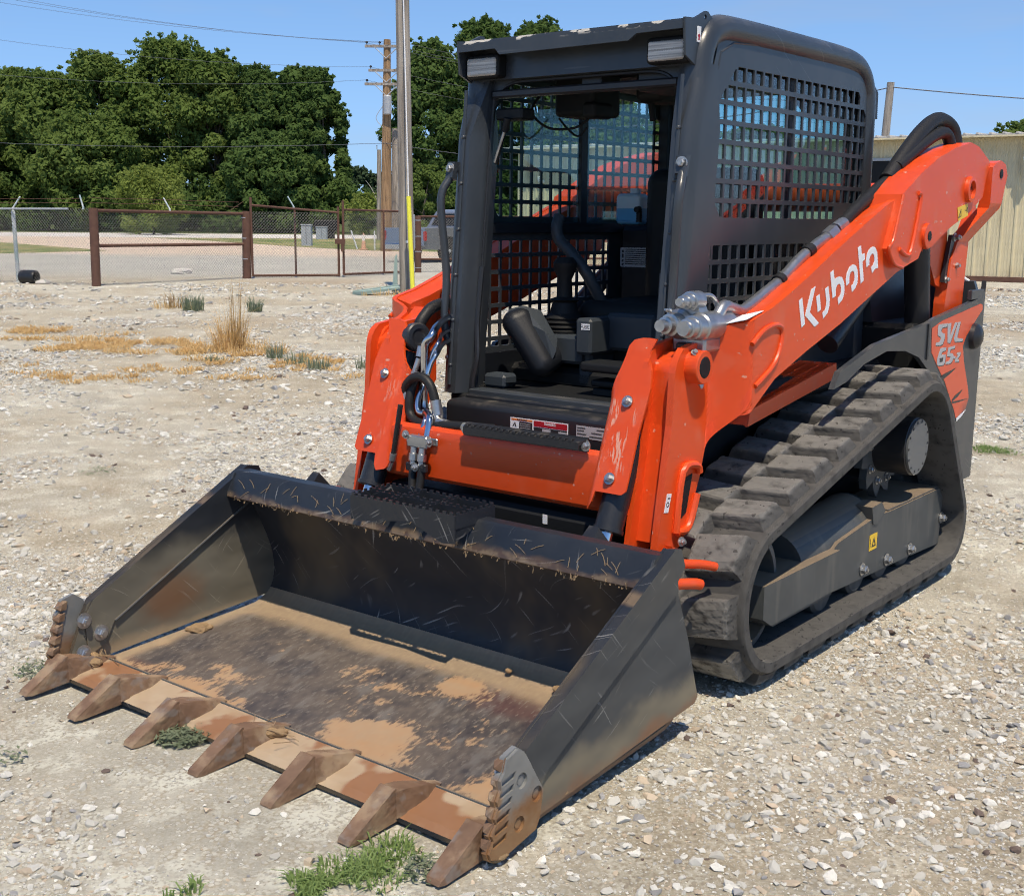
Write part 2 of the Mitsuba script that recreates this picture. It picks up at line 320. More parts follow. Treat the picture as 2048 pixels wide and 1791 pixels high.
def belt():
    ys = [YT0, YT0 + .012, 0.625, 0.695, YT1 - .012, YT1]; th = 0.045
    nst = NL * 8; S = np.arange(nst) * PER / nst; P, N = trk(S)
    V, F = [], []
    def vid(i, j, inner): return (i % nst) * 12 + j * 2 + inner
    for i in range(nst):
        for j, y in enumerate(ys):
            ch = 0.010 if j in (0, 5) else 0.0
            o = P[i] - N[i] * ch; q = P[i] - N[i] * (th - ch * 0.5)
            V += [(o[0], y, o[1]), (q[0], y, q[1])]
    def quad(a, b, c, d): F.extend([[a, b, c], [a, c, d]])
    hole = lambda i: (i % 4) in (1, 2)
    for i in range(nst):
        for j in range(5):
            if j == 2 and hole(i): continue
            quad(vid(i, j, 0), vid(i + 1, j, 0), vid(i + 1, j + 1, 0), vid(i, j + 1, 0))
            quad(vid(i, j + 1, 1), vid(i + 1, j + 1, 1), vid(i + 1, j, 1), vid(i, j, 1))
        quad(vid(i, 0, 1), vid(i + 1, 0, 1), vid(i + 1, 0, 0), vid(i, 0, 0))
        quad(vid(i, 5, 0), vid(i + 1, 5, 0), vid(i + 1, 5, 1), vid(i, 5, 1))
        if hole(i):
            quad(vid(i, 2, 0), vid(i + 1, 2, 0), vid(i + 1, 2, 1), vid(i, 2, 1))
            quad(vid(i, 3, 1), vid(i + 1, 3, 1), vid(i + 1, 3, 0), vid(i, 3, 0))
            if not hole(i - 1): quad(vid(i, 2, 0), vid(i, 2, 1), vid(i, 3, 1), vid(i, 3, 0))
            if not hole(i + 1): quad(vid(i + 1, 3, 0), vid(i + 1, 3, 1), vid(i + 1, 2, 1), vid(i + 1, 2, 0))
    return trimesh.Trimesh(V, F, process=False)
def lug(s, y0, y1, seed, skew):
    """one tread block that follows the belt around s: (mesh, uv), uv.x rising from root to top"""
    r = np.random.default_rng(seed); half = 0.061; n = 5; LV = ((0.0, 1.16, -.006, -.002), (.55, .96, .004, .022), (.9, .88, .010, .036), (1.0, .78, .018, .040))
    V, U, F = [], [], []
    for k in range(n + 1):
        u = k / n * 2 - 1
        for lv, sh, ins, h in LV:
            for e, yy in ((0, y0), (1, y1)):
                P, Nn = trk(s + skew * (e - .5) + u * half * sh)
                q = P + Nn * (h + (r.normal(0, .0012) if lv > .5 else 0))
                V.append((q[0], yy + (ins if e == 0 else -ins) + (r.normal(0, .0015) if lv > .5 else 0), q[1])); U.append((lv, 0))
    m = len(LV) * 2; idx = lambda k, l, e: k * m + l * 2 + e
    def quad(a, b, c, d): F.extend([[a, b, c], [a, c, d]])
    for k in range(n):
        for l in range(len(LV) - 1):
            quad(idx(k, l, 0), idx(k + 1, l, 0), idx(k + 1, l + 1, 0), idx(k, l + 1, 0))
            quad(idx(k, l + 1, 1), idx(k + 1, l + 1, 1), idx(k + 1, l, 1), idx(k, l, 1))
        quad(idx(k, 3, 0), idx(k + 1, 3, 0), idx(k + 1, 3, 1), idx(k, 3, 1))
    for l in range(len(LV) - 1):
        quad(idx(0, l, 1), idx(0, l, 0), idx(0, l + 1, 0), idx(0, l + 1, 1)); quad(idx(n, l, 0), idx(n, l, 1), idx(n, l + 1, 1), idx(n, l + 1, 0))
    return trimesh.Trimesh(V, F, process=False), np.array(U, float)
_belt = belt()
_lugs = []
for i in range(NL):
    _lugs.append(lug(i * PITCH, 0.668, 0.846, 10 + i, 0.022))
    _lugs.append(lug((i + 0.5) * PITCH, 0.490, 0.690, 60 + i, -0.022))
for sgn in (1, -1):
    tr = part(L, "track", _belt if sgn > 0 else mir(_belt), "m_belt", smooth=40)
    for m, uvs in _lugs:
        key = numbered(tr + "__tread_block"); scene[key] = mikit.ply(m if sgn > 0 else mir(m), "m_rubber", smooth=False, uv=uvs)
# ---- undercarriage
_fr = Polygon([(-.15, .296), (-.60, .296), (-.66, .318), (-1.0, .352), (-1.12, .345), (-1.655, .345), (-1.70, .30), (-1.68, .105), (-1.35, .122), (-.6, .147), (-.15, .17)])
_hump = cat([cyl((-.40, .665, .275), (-1.0, .665, .300), .112, .118, 28), cyl((-1.0, .665, .300), (-1.10, .665, .29), .118, .07, 28)])
_frame = [prism_y(_fr, .56, .790), prism_y([(-.058, .303), (-.62, .303), (-.62, .165), (-.115, .163), (-.058, .196)], .60, .812),
          prism_y([(-.10, .197), (-.62, .165), (-.62, .140), (-.17, .140)], .60, .790), _hump,
          box(-1.66, -1.12, .57, .785, .345, .352, .002), prism_y([(-.93, .395), (-1.02, .40), (-1.06, .36), (-.99, .322), (-.95, .33)], .72, .796)]
both(L, "undercarriage_frame", _frame, "m_under", smooth=30)
both(L, "tensioner_head", [steps((-.03, .70, .25), (1, 0, 0), [(-.12, .05), (0.0, .052), (.03, .045), (.055, .02)], 18)], "m_rust", smooth=30)
for x, z in ((-.88, .163), (-1.11, .150), (-1.35, .143), (-1.69, .205)):
    both(L, "bolt", bolt((x, .792, z + .01), (0, 1, 0), .016, .016), "m_zinc")
for x in (-.577, -.872, -1.105, -1.337):
    both(L, "track_roller", steps((x, .58, .166), (0, 1, 0), [(0, .07), (.02, .088), (.185, .088), (.195, .075), (.197, .02)], 28), "m_under", smooth=30)
both(L, "front_idler", [steps((-.05, .56, .277), (0, 1, 0), [(0, .15), (.01, .195), (.20, .195), (.205, .17), (.15, .165), (.145, .03)], 40)], "m_under", smooth=30)
both(L, "rear_idler", steps((-1.61, .58, .201), (0, 1, 0), [(0, .10), (.01, .12), (.17, .12), (.175, .09), (.178, .02)], 32), "m_under", smooth=30)
_sp = []
for k in range(36):
    a0 = k / 36 * 2 * math.pi; rr = .215 if (k % 3) == 1 else (.195 if k % 3 == 2 else .165)
    _sp.append((-1.28 + rr * math.cos(a0), .575 + rr * math.sin(a0)))
both(L, "drive_sprocket", [prism_y(Polygon(_sp), .655, .685)], "m_under")
both(L, "drive_motor", [steps((-1.28, .50, .575), (0, 1, 0), [(0, .15), (.13, .15), (.135, .112), (.31, .112), (.315, .105)], 36)], "m_black", smooth=30)
_cov = Point(-1.28, .575).buffer(.107, 24)
for k in range(14):
    a0 = k / 14 * 2 * math.pi; _cov = _cov.difference(Point(-1.28 + .098 * math.cos(a0), .575 + .098 * math.sin(a0)).buffer(.0075, 6))
mat("m_cover", (.10, .108, .115), .4)
both(L, "motor_cover", prism_y(_cov, .815, .823), "m_cover")
for a0 in np.arange(10) / 10 * 6.283:
    both(L, "sprocket_bolt", bolt((-1.28 + .150 * math.cos(a0), .686, .575 + .150 * math.sin(a0)), (0, 1, 0), .011, .012), "m_zinc")
# warning plate on the left undercarriage
part(L, "warning_sticker", sheet(rect(-1.005, -.935, .228, .288), .7905), "m_yellow", label="small yellow warning sticker on the undercarriage plate")
_wz = [Polygon([(-.955, .24), (-.975, .276), (-.995, .24)]).difference(Polygon([(-.965, .245), (-.975, .263), (-.985, .245)])), rect(-.944, -.940, .24, .275)]
part(L, "sticker_symbol", [sheet(q, .7918, .0006) for q in _wz], "m_ink")

# ---- chassis
part(L, "chassis", [box(-2.06, -.02, -.455, .455, .26, .80, .01), box(-2.07, -1.5, -.70, .70, .60, 1.02, .02), box(-2.08, -1.9, -.70, .70, .34, .62, .02),
                    box(-.10, .30, -.47, .47, .28, .52, .02), box(-1.45, -.35, -.60, .60, .80, .88, .02)], "m_dark")
part(L, "engine_hood", [hull([(-1.50, y, 1.02) for y in (-.52, .52)] + [(-1.53, y, 1.32) for y in (-.46, .46)] + [(-2.0, y, 1.22) for y in (-.46, .46)] + [(-2.06, y, 1.02) for y in (-.52, .52)])], "m_black", smooth=20)
_fp = Polygon([(-2.125, 1.175), (-2.12, 1.13), (-2.02, 1.10), (-1.54, 1.048), (-1.465, 1.034), (-.937, .986), (-.643, .915), (-.60, .86), (-.70, .875), (-.85, .925), (-1.05, .955),
               (-1.237, .941), (-1.38, .905), (-1.49, .845), (-1.60, .74), (-1.72, .60), (-1.84, .44), (-1.90, .32), (-2.10, .32)])
both(L, "fender_panel", [prism_y(_fp, .745, .765)], "m_gray")
part(L, "rear_bumper", [prism_x(Polygon([(-.76, .32), (.76, .32), (.76, 1.05), (.72, 1.172), (-.72, 1.172), (-.76, 1.05)]), -2.128, -2.10), box(-2.11, -1.95, .745, .7645, 1.10, 1.14, .002)], "m_gray")
part(L, "panel_seam", [box(-1.468, -1.452, .7655, .771, .89, 1.03, .001)], "m_black")
part(L, "rubber_bumper", [steps((-2.0, .765, .945), (0, 1, 0), [(0, .055), (.02, .052), (.035, .035), (.04, .012)], 28)], "m_black", smooth=30)
D = {'S': [[(-1.568, 1.021), (-1.671, 1.02), (-1.665, 1.006), (-1.611, 1.006), (-1.6, .994), (-1.61, .986), (-1.645, .979), (-1.648, .963), (-1.629, .939), (-1.603, .935), (-1.548, .939), (-1.552, .95), (-1.591, .95), (-1.604, .963), (-1.596, .97), (-1.565, .978), (-1.561, 1.009)]],
     'V': [[(-1.671, 1.018), (-1.712, 1.019), (-1.708, .975), (-1.714, .968), (-1.759, 1.018), (-1.787, 1.017), (-1.716, .936), (-1.683, .941)]],
     'L': [[(-1.796, 1.017), (-1.825, 1.017), (-1.796, .956), (-1.802, .951), (-1.87, .943), (-1.866, .933), (-1.772, .937), (-1.759, .952)]],
     '6': [[(-1.606, .922), (-1.637, .924), (-1.673, .922), (-1.671, .911), (-1.631, .908), (-1.618, .896), (-1.675, .893), (-1.67, .86), (-1.652, .852), (-1.598, .854), (-1.579, .86), (-1.578, .884)]],
     '5': [[(-1.701, .92), (-1.78, .922), (-1.776, .911), (-1.726, .91), (-1.72, .896), (-1.759, .89), (-1.771, .877), (-1.756, .858), (-1.734, .851), (-1.679, .853), (-1.682, .862), (-1.723, .864), (-1.733, .88), (-1.69, .885)]],
     '-': [[(-1.771, .877), (-1.794, .877), (-1.792, .867), (-1.77, .868)]],
     '2': [[(-1.802, .886), (-1.815, .89), (-1.854, .889), (-1.85, .876), (-1.817, .861), (-1.841, .86), (-1.839, .85), (-1.79, .853), (-1.793, .863), (-1.824, .879)]],
     'mark': [[(-1.619, .796), (-1.66, .813), (-1.81, .827), (-1.744, .809), (-1.656, .791)], [(-1.791, .696), (-1.831, .712), (-1.915, .726), (-1.862, .702), (-1.793, .688)], [(-1.784, .687), (-1.995, .679), (-1.877, .677), (-1.8, .679)]],
     'white': [[(-1.862, .594), (-1.863, .609), (-1.98, .635), (-1.922, .608)]]}
_dec = Polygon([(-1.498, 1.01), (-1.614, 1.034), (-2.067, 1.079), (-2.093, 1.073), (-2.098, 1.053), (-2.0, 1.002), (-1.912, .951), (-1.878, .911), (-1.909, .84), (-1.984, .726), (-2.004, .683), (-1.975, .636), (-1.858, .609), (-1.825, .65), (-1.77, .70), (-1.69, .78), (-1.585, .855), (-1.511, .914)])
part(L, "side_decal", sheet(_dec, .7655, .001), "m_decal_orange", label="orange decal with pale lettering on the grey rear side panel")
_six = Polygon(D['6'][0]).difference(Polygon([(-1.605, .883), (-1.648, .884), (-1.645, .866), (-1.606, .866)]))
part(L, "decal_lettering", [sheet(Polygon(q), .767, .0008) for k in "SVL5-2" for q in D[k]] + [sheet(_six, .767, .0008)], "m_palegray", label="grey letters and digits on the orange decal")
_sh = [shapely.affinity.translate(Polygon(q), -.005, -.004) for k in "SVL65-2" for q in D[k]]
part(L, "decal_shadow_print", [sheet(q, .7666, .0002) for q in _sh] + [sheet(Polygon(q), .767, .0006) for q in D['mark']], "m_black")
part(L, "decal_stripe", [sheet(Polygon(q), .767, .0006) for q in D['white']], "m_white")

# ---- lift arms
def ywarp(v, y_in):
    """outer skin: narrow in front (0.634), stepping out to 0.75 behind"""
    t = np.clip((0.030 - v[:, 0]) / 0.065, 0, 1); t = t * t * (3 - 2 * t)
    return t * 0.116
def skin(poly, y0, y1):
    """prism whose outer face follows the flare; triangles are refined so that the flare is smooth"""
    m = trimesh.creation.extrude_polygon(Polygon(poly), y1 - y0, engine="earcut").subdivide_to_size(.028)
    v = np.c_[m.vertices[:, 0], m.vertices[:, 2] + y0, m.vertices[:, 1]]
    v[:, 1] += ywarp(v, 0)
    m = trimesh.Trimesh(v, m.faces[:, ::-1], process=False); m.merge_vertices(); return m
ARM = [(.300, .44), (.232, .824), (.222, .979), (.216, 1.004), (.198, 1.031), (.177, 1.049), (.127, 1.057), (.07, 1.063), (.035, 1.082), (.0, 1.110), (-.05, 1.134), (-.14, 1.155), (-.25, 1.192), (-.40, 1.248), (-.557, 1.312), (-.811, 1.408), (-.992, 1.474),
       (-1.146, 1.52), (-1.20, 1.30), (-1.184, 1.249), (-1.134, 1.237), (-.943, 1.174), (-.655, 1.077), (-.4, 1.004), (-.185, .935), (-.014, .836), (.03, .735), (.06, .64), (.10, .555), (.14, .462), (.20, .43)]
REAR = [(-1.081, 1.517), (-1.158, 1.553), (-1.267, 1.603), (-1.424, 1.66), (-1.592, 1.703), (-1.773, 1.733), (-1.868, 1.721), (-2.017, 1.668), (-2.021, 1.651), (-1.989, 1.61), (-1.956, 1.523), (-1.799, 1.456), (-1.597, 1.4),
        (-1.475, 1.355), (-1.394, 1.323), (-1.36, 1.318), (-1.318, 1.33), (-1.309, 1.328), (-1.273, 1.285), (-1.128, 1.255), (-1.043, 1.271), (-.984, 1.325), (-1.021, 1.4)]
LINK = [(-2.006, 1.646), (-2.044, 1.664), (-2.112, 1.676), (-2.175, 1.662), (-2.207, 1.617), (-2.148, 1.481), (-1.985, 1.343), (-1.962, 1.112), (-1.96, 1.02), (-1.75, 1.02), (-1.75, 1.091), (-1.787, 1.271), (-1.85, 1.34), (-2.006, 1.48)]
def rib(P, r=.006): return tube(P, r, 8, k=5)
arm_mesh = [skin(ARM, .612, .634)]
_beam = Polygon(ARM).intersection(sbox(-3, 0, -.035, 3))
for q in multi(_beam):
    m = prism_y(q, .66, .742); v = np.array(m.vertices); zt = np.interp(-v[:, 0], [.05, .25, .557, .811, 1.146], [1.134, 1.192, 1.312, 1.408, 1.52])
    v[(v[:, 1] < .67) & (v[:, 2] > zt - .03), 2] -= .022
    arm_mesh.append(trimesh.Trimesh(v, m.faces, process=False))
arm_mesh.append(prism_y(Polygon(ARM).intersection(sbox(-.10, .88, -.034, 1.09)), .60, .70))
_front = Polygon(ARM).intersection(sbox(-.02, 0, 1, 3))
_inner = _front.buffer(.004)
arm_mesh += [prism_y(q, .522, .540) for q in multi(_inner)]
_web = _front.buffer(-.035).union(_front.intersection(sbox(-.02, .6, .10, 2)).buffer(-.012))
arm_mesh += [prism_y(q, .540, .612) for q in multi(_web)]
_rearp = prism_y(Polygon(REAR), .66, .775)
def link_mesh():
    ms = []
    cuts = [-1, 1.30, 1.34, 1.38, 1.42, 1.46, 1.50, 3]
    for a, b in zip(cuts[:-1], cuts[1:]):
        for q in multi(Polygon(LINK).intersection(sbox(-3, a, 0, b))):
            m = prism_y(q, .745, .792); v = np.array(m.vertices)
            v[:, 1] -= .07 * np.clip((1.49 - v[:, 2]) / .15, 0, 1)
            ms.append(trimesh.Trimesh(v, m.faces, process=False))
    return cat(ms)
pin_boss = steps((.125, .60, .992), (0, 1, 0), [(0, .05), (.074, .05), (.077, .047), (.077, .034)], 32)
for sgn in (1, -1):
    X = (lambda m: m) if sgn > 0 else mir
    a = part(L, "lift_arm", [X(m) for m in arm_mesh], "m_orange", smooth=30)
    part(a, "rear_plate", X(_rearp), "m_orange")
    for m in [X(pin_boss), X(steps((-1.337, .775, 1.368), (0, 1, 0), [(0, .048), (.012, .047), (.014, .043)], 28)),
                           X(steps((-1.777, .775, 1.549), (0, 1, 0), [(0, .052), (.016, .050), (.018, .036), (.004, .034)], 28)),
                           X(cyl((.125, .535, .992), (.125, .618, .992), .040))]: part(a, "pivot_boss", m, "m_orange", smooth=30)
    part(a, "pivot_pin", [X(steps((.125, .66, .992), (0, 1, 0), [(0, .033), (.0165, .033), (.019, .029)], 24)), X(steps((-1.337, .788, 1.368), (0, 1, 0), [(0, .018), (.003, .018)], 18)),
                          X(steps((-1.777, .776, 1.549), (0, 1, 0), [(0, .034), (.003, .034)], 18)), X(steps((-2.12, .790, 1.622), (0, 1, 0), [(0, .019), (.005, .019)], 18))], "m_dark", smooth=30)
    part(a, "lube_fitting", [X(bolt((.150, .655, 1.035), (.4, .5, .8), .008, .008)), X(bolt((.115, .66, .94), (0, .2, -1), .006, .008))], "m_zinc")
    for m in [X(rib([(-.05, .752, .925), (-.16, .753, .977), (-.205, .753, 1.03), (-.215, .753, 1.085), (-.17, .753, 1.104), (-.09, .753, 1.092), (-.02, .752, 1.055)], .008)),
                           X(rib([(-1.225, .777, 1.524), (-1.25, .778, 1.50), (-1.188, .778, 1.322), (-1.138, .778, 1.302), (-1.075, .777, 1.324)], .008)),
                           X(rib([(-1.085, .774, 1.515), (-1.02, .774, 1.362), (-.988, .772, 1.325), (-1.043, .772, 1.273), (-1.128, .772, 1.256)], .007))]: part(a, "raised_rim", m, "m_orange", smooth=40)
    part(a, "control_link", X(link_mesh()), "m_orange")
    part(a, "rear_link", [X(prism_y([(-2.20, 1.50), (-2.24, 1.47), (-2.05, 1.24), (-1.95, 1.02), (-1.90, 1.02), (-2.02, 1.28)], .63, .665)),
                          X(prism_y([(-1.48, 1.33), (-1.80, 1.40), (-1.80, 1.22), (-1.752, 1.158), (-1.70, 1.17), (-1.62, 1.26)], .675, .695))], "m_orange")
    part(a, "lift_cylinder", [X(cyl((-1.56, .66, 1.34), (-1.64, .66, .92), .050, sides=24)), X(cyl((-1.30, .60, 1.22), (-.9, .60, .98), .04))], "m_black", smooth=30)
    part(a, "stay_strap", [X(hull([(-1.80, y, 1.37) for y in (.70, .715)] + [(-1.84, y, 1.365) for y in (.70, .715)] + [(-1.735, y, 1.18) for y in (.70, .715)] + [(-1.775, y, 1.175) for y in (.70, .715)]))], "m_black")
    part(a, "bolt", [X(bolt((-1.83, .715, 1.36), (0, 1, 0), .012, .02)), X(bolt((-1.755, .716, 1.19), (0, 1, 0), .010, .012)), X(bolt((-1.86, .70, 1.245), (.3, 1, 0), .013, .03))], "m_zinc")
    # lug frame low on the front of the arm
    part(a, "latch_pocket", [X(tube([(.205, .643, .50), (.175, .643, .68), (.095, .643, .69), (.075, .643, .665)], .012, 8, k=4)), X(tube([(.195, .643, .50), (.13, .643, .505), (.085, .643, .60)], .012, 8, k=4)),
                             X(hull([(.215, y, .455) for y in (.636, .66)] + [(.25, y, .47) for y in (.636, .66)] + [(.20, y, .44) for y in (.636, .66)] + [(.24, y, .40) for y in (.636, .66)]))], "m_orange", smooth=40)
    part(a, "pocket_recess", X(prism_y([(.185, .525), (.16, .655), (.105, .665), (.135, .55)], .6345, .6365)), "m_dark")
    part(a, "latch_bolt", X(bolt((.20, .66, .475), (.2, 1, .1), .010, .012)), "m_zinc")
ARML = L + "__lift_arm"
K = {'K': [[(-.325, 1.171), (-.349, 1.179), (-.379, 1.093), (-.354, 1.084)], [(-.412, 1.203), (-.443, 1.212), (-.41, 1.13), (-.484, 1.091), (-.453, 1.08), (-.376, 1.121)]],
     'u': [[(-.452, 1.178), (-.477, 1.185), (-.494, 1.134), (-.47, 1.127)], [(-.517, 1.201), (-.542, 1.209), (-.558, 1.165), (-.557, 1.139), (-.546, 1.12), (-.514, 1.103), (-.507, 1.124), (-.525, 1.131), (-.532, 1.144), (-.532, 1.161)]],
     'b': [[(-.551, 1.252), (-.575, 1.261), (-.588, 1.228), (-.599, 1.234), (-.623, 1.238), (-.646, 1.235), (-.664, 1.22), (-.671, 1.201), (-.672, 1.177), (-.659, 1.159), (-.629, 1.144), (-.622, 1.166), (-.637, 1.171), (-.645, 1.184), (-.644, 1.2), (-.636, 1.211), (-.624, 1.215), (-.609, 1.209), (-.601, 1.195), (-.606, 1.175), (-.58, 1.167)]],
     'o': [[(-.685, 1.205), (-.679, 1.225), (-.685, 1.248), (-.703, 1.267), (-.732, 1.276), (-.757, 1.271), (-.773, 1.255), (-.779, 1.234), (-.778, 1.211), (-.763, 1.194), (-.736, 1.182), (-.727, 1.203), (-.742, 1.209), (-.751, 1.221), (-.751, 1.238), (-.742, 1.251), (-.729, 1.254), (-.713, 1.247), (-.706, 1.232), (-.71, 1.213)]],
     't': [[(-.764, 1.331), (-.789, 1.339), (-.801, 1.308), (-.825, 1.312), (-.831, 1.29), (-.81, 1.284), (-.831, 1.218), (-.807, 1.208)]],
     'a': [[(-.848, 1.263), (-.841, 1.286), (-.847, 1.309), (-.866, 1.327), (-.895, 1.334), (-.918, 1.329), (-.936, 1.313), (-.953, 1.258), (-.927, 1.256), (-.902, 1.241), (-.889, 1.262), (-.905, 1.269), (-.915, 1.282), (-.913, 1.298), (-.904, 1.308), (-.891, 1.31), (-.877, 1.302), (-.869, 1.289), (-.873, 1.271)]]}
part(ARML, "name_lettering", [sheet(Polygon(q), .7505, .001) for k in K for q in K[k]], "m_white", label="white name lettering along the orange lift arm")
part(ARML, "warning_sticker", sheet(Polygon([(-1.66, 1.477), (-1.777, 1.495), (-1.788, 1.447), (-1.678, 1.425)]), .7755), "m_yellow", label="yellow warning sticker on the arm's rear plate")
part(ARML, "sticker_symbol", [sheet(q, .7768, .0005) for q in (Polygon([(-1.672, 1.435), (-1.70, 1.473), (-1.708, 1.444)]).difference(Polygon([(-1.682, 1.441), (-1.698, 1.462), (-1.702, 1.446)])), rect(-1.775, -1.768, 1.458, 1.480), rect(-1.765, -1.745, 1.466, 1.469))], "m_ink")
part(ARML, "white_tag", sheet(Polygon([(.247, .625), (.222, .622), (.238, .567), (.262, .570)]), .6345), "m_white", label="small white tag near the foot of the arm")
part(ARML, "tag_print", [sheet(Polygon([(.243, .613), (.229, .611), (.230, .607), (.244, .609)]), .6358, .0004), sheet(Point(.243, .592).buffer(.008).difference(Point(.243, .592).buffer(.005)), .6358, .0004)], "m_ink")
# pale label on the arm's top face
_top = np.array([(.005, .672, 1.110), (-.005, .738, 1.126), (-.10, .745, 1.148), (-.10, .672, 1.130)])
part(ARML, "top_label", hull(np.vstack([_top + [0, 0, .002], _top + [0, 0, .004]])), "m_white", label="white label on top of the arm")
# orange cross member between the arms
_cm = Polygon([(.298, .55), (.313, .565), (.316, .695), (.308, .722), (.292, .735), (.278, .730), (.268, .71), (.20, .70), (.20, .56)])
part(L, "cross_member", [prism_y(_cm, -.525, .525)], "m_orange", smooth=20)
part(L, "rear_cross_tube", [cyl((-1.78, -.68, 1.52), (-1.78, .68, 1.52), .06, sides=28)], "m_orange", smooth=30)
# cylinder guards: bent plates over the bucket cylinders, upper ends round
def guard():
    # front outline in (y, z); x follows the arm's rake
    O = Polygon([(.475, 1.062), (.497, 1.068), (.546, 1.069), (.534, 1.039), (.535, 1.012), (.551, .98), (.562, .93), (.560, .887), (.555, .797), (.557, .69), (.556, .640), (.546, .632), (.453, .632), (.447, .597), (.438, .577), (.425, .579), (.416, .612), (.412, .713), (.412, .79), (.412, .839), (.416, .889), (.433, .929), (.451, .98), (.459, 1.015), (.463, 1.046)])
    ms = []
    for side in (0,):
        m = trimesh.creation.extrude_polygon(O.buffer(.004), .008, engine="earcut").subdivide_to_size(.025)
        v = np.array(m.vertices); y, z, t = v[:, 0], v[:, 1], v[:, 2]
        x = .365 - (z - .60) * .385 + t
        bend = np.clip((.45 - y) / .05, 0, 1) ** 1.5 * np.clip((.98 - z) / .1, 0, 1)
        x = x - bend * .07
        ms.append(trimesh.Trimesh(np.c_[x, y, z], m.faces, process=False))
    return cat(ms)
_g = guard()
for sgn in (1, -1):
    X = (lambda m: m) if sgn > 0 else mir
    g = part(L, "cylinder_guard", X(_g), "m_orange", smooth=35, label="scratched orange guard plate over the left bucket cylinder" if sgn > 0 else None)
    for y, z in ((.50, .889), (.499, .669)):
        part(g, "bolt", X(bolt((.367 - (z - .60) * .385 + .010, y, z), (.93, 0, .36), .012, .012)), "m_zinc")
    part(L, "bucket_cylinder", [X(cyl((.15, .495, .95), (.348, .495, .505), .043, sides=24)), X(steps((.343, .495, .517), (.41, 0, -.91), [(0, .047), (.012, .047)], 24))], "m_black", smooth=30)
    part(L, "cylinder_rod", X(cyl((.345, .495, .52), (.45, .495, .29), .019, sides=20)), "m_chrome", smooth=30)
    part(L, "rear_hose", X(tube([(.02, .50, .62), (.06, .50, .75), (.08, .50, .90), (.04, .49, 1.02)], .012)), "m_hose", smooth=30)

# ---- hydraulics
part(L, "coupler_block", [box(-.08, .10, .545, .66, 1.03, 1.075, .008), steps((.20, .562, 1.112), (-1, .05, .0), [(0, .018), (.025, .018), (.027, .026), (.05, .026), (.052, .034), (.09, .036), (.10, .046), (.13, .046), (.14, .038), (.24, .038)], 24),
                          steps((.185, .632, 1.107), (-1, .03, .0), [(0, .022), (.02, .022), (.022, .029), (.05, .030), (.052, .036), (.085, .038), (.09, .043), (.17, .044), (.18, .040), (.25, .040), (.26, .030), (.32, .028)], 24),
                          steps((.165, .603, 1.182), (-1, .03, 0), [(0, .012), (.015, .012), (.017, .018), (.04, .018), (.042, .024), (.06, .024), (.062, .030), (.11, .030), (.12, .02)], 20),
                          hull([(.09, .57, 1.12), (.09, .64, 1.12), (.03, .57, 1.12), (.03, .64, 1.12), (.09, .585, 1.195), (.09, .62, 1.195), (.05, .585, 1.19), (.05, .62, 1.19)]),
                          tube([(.06, .61, 1.195), (.0, .615, 1.195), (-.03, .62, 1.17), (-.06, .625, 1.11)], .008, 8), bolt((.18, .585, 1.155), (1, -.3, .3), .006, .015)], "m_zinc", smooth=30)
part(L, "coupler_bracket", [box(-.02, .12, .57, .625, .98, 1.06, .006)], "m_black")
part(L, "hydraulic_line", [tube([(.03, .640, 1.105), (.0, .645, 1.140), (-.033, .645, 1.163), (-.083, .645, 1.154), (-.147, .645, 1.143), (-.223, .645, 1.164), (-.294, .645, 1.189), (-.407, .645, 1.229), (-.543, .645, 1.295), (-.662, .645, 1.340), (-.737, .645, 1.362), (-.78, .645, 1.378)], .019, 12)], "m_zinc", smooth=40)
part(L, "line_fitting", cyl((-.74, .645, 1.363), (-.80, .645, 1.386), .026, sides=6), "m_zinc")
part(L, "line_fitting", cyl((-.81, .645, 1.390), (-.87, .648, 1.412), .024, sides=12), "m_zinc")
part(L, "line_clip", cyl((-.585, .645, 1.312), (-.62, .645, 1.325), .024), "m_hose", smooth=30); part(L, "line_clip", cyl((-.385, .645, 1.222), (-.41, .645, 1.232), .024), "m_hose", smooth=30)
part(L, "hydraulic_hose", tube([(-.86, .647, 1.408), (-.961, .648, 1.458), (-1.146, .646, 1.532), (-1.28, .650, 1.582)], .023, 12), "m_hose", smooth=40)
part(L, "hydraulic_hose", tube([(-1.24, .648, 1.572), (-1.36, .650, 1.655), (-1.52, .653, 1.753), (-1.66, .655, 1.812), (-1.755, .66, 1.820), (-1.815, .68, 1.785), (-1.835, .69, 1.71)], .030, 14), "m_hose", smooth=40)
part(L, "hydraulic_hose", tube([(-1.30, .66, 1.62), (-1.45, .67, 1.69), (-1.62, .68, 1.755), (-1.72, .69, 1.765), (-1.76, .70, 1.70)], .024, 12), "m_hose", smooth=40)
part(L, "hose_clamp", [cyl((-1.235, .652, 1.556), (-1.27, .652, 1.574), .028)], "m_zinc", smooth=30)
# pipes and hoses at the right front of the cab (left in the photo)
part(L, "hydraulic_pipe", [tube([(-.20, -.535, 1.08), (.02, -.44, 1.065), (.15, -.365, 1.05), (.195, -.348, 1.022), (.20, -.374, .99), (.20, -.377, .90), (.20, -.377, .79), (.215, -.362, .763), (.25, -.327, .770), (.27, -.295, .765), (.29, -.270, .75), (.31, -.262, .70)], .013, 12),
                           tube([(.21, -.375, .85), (.24, -.371, .80), (.25, -.356, .768), (.25, -.322, .762), (.28, -.300, .745), (.31, -.298, .69)], .010, 12),
                           tube([(-.20, -.54, 1.03), (.05, -.42, 1.02), (.14, -.36, 1.0), (.17, -.37, .95), (.18, -.39, .85)], .008, 10), tube([(-.20, -.55, .99), (.06, -.41, .985), (.16, -.352, .962), (.19, -.358, .92), (.205, -.365, .86)], .009, 10)], "m_chrome", smooth=40)
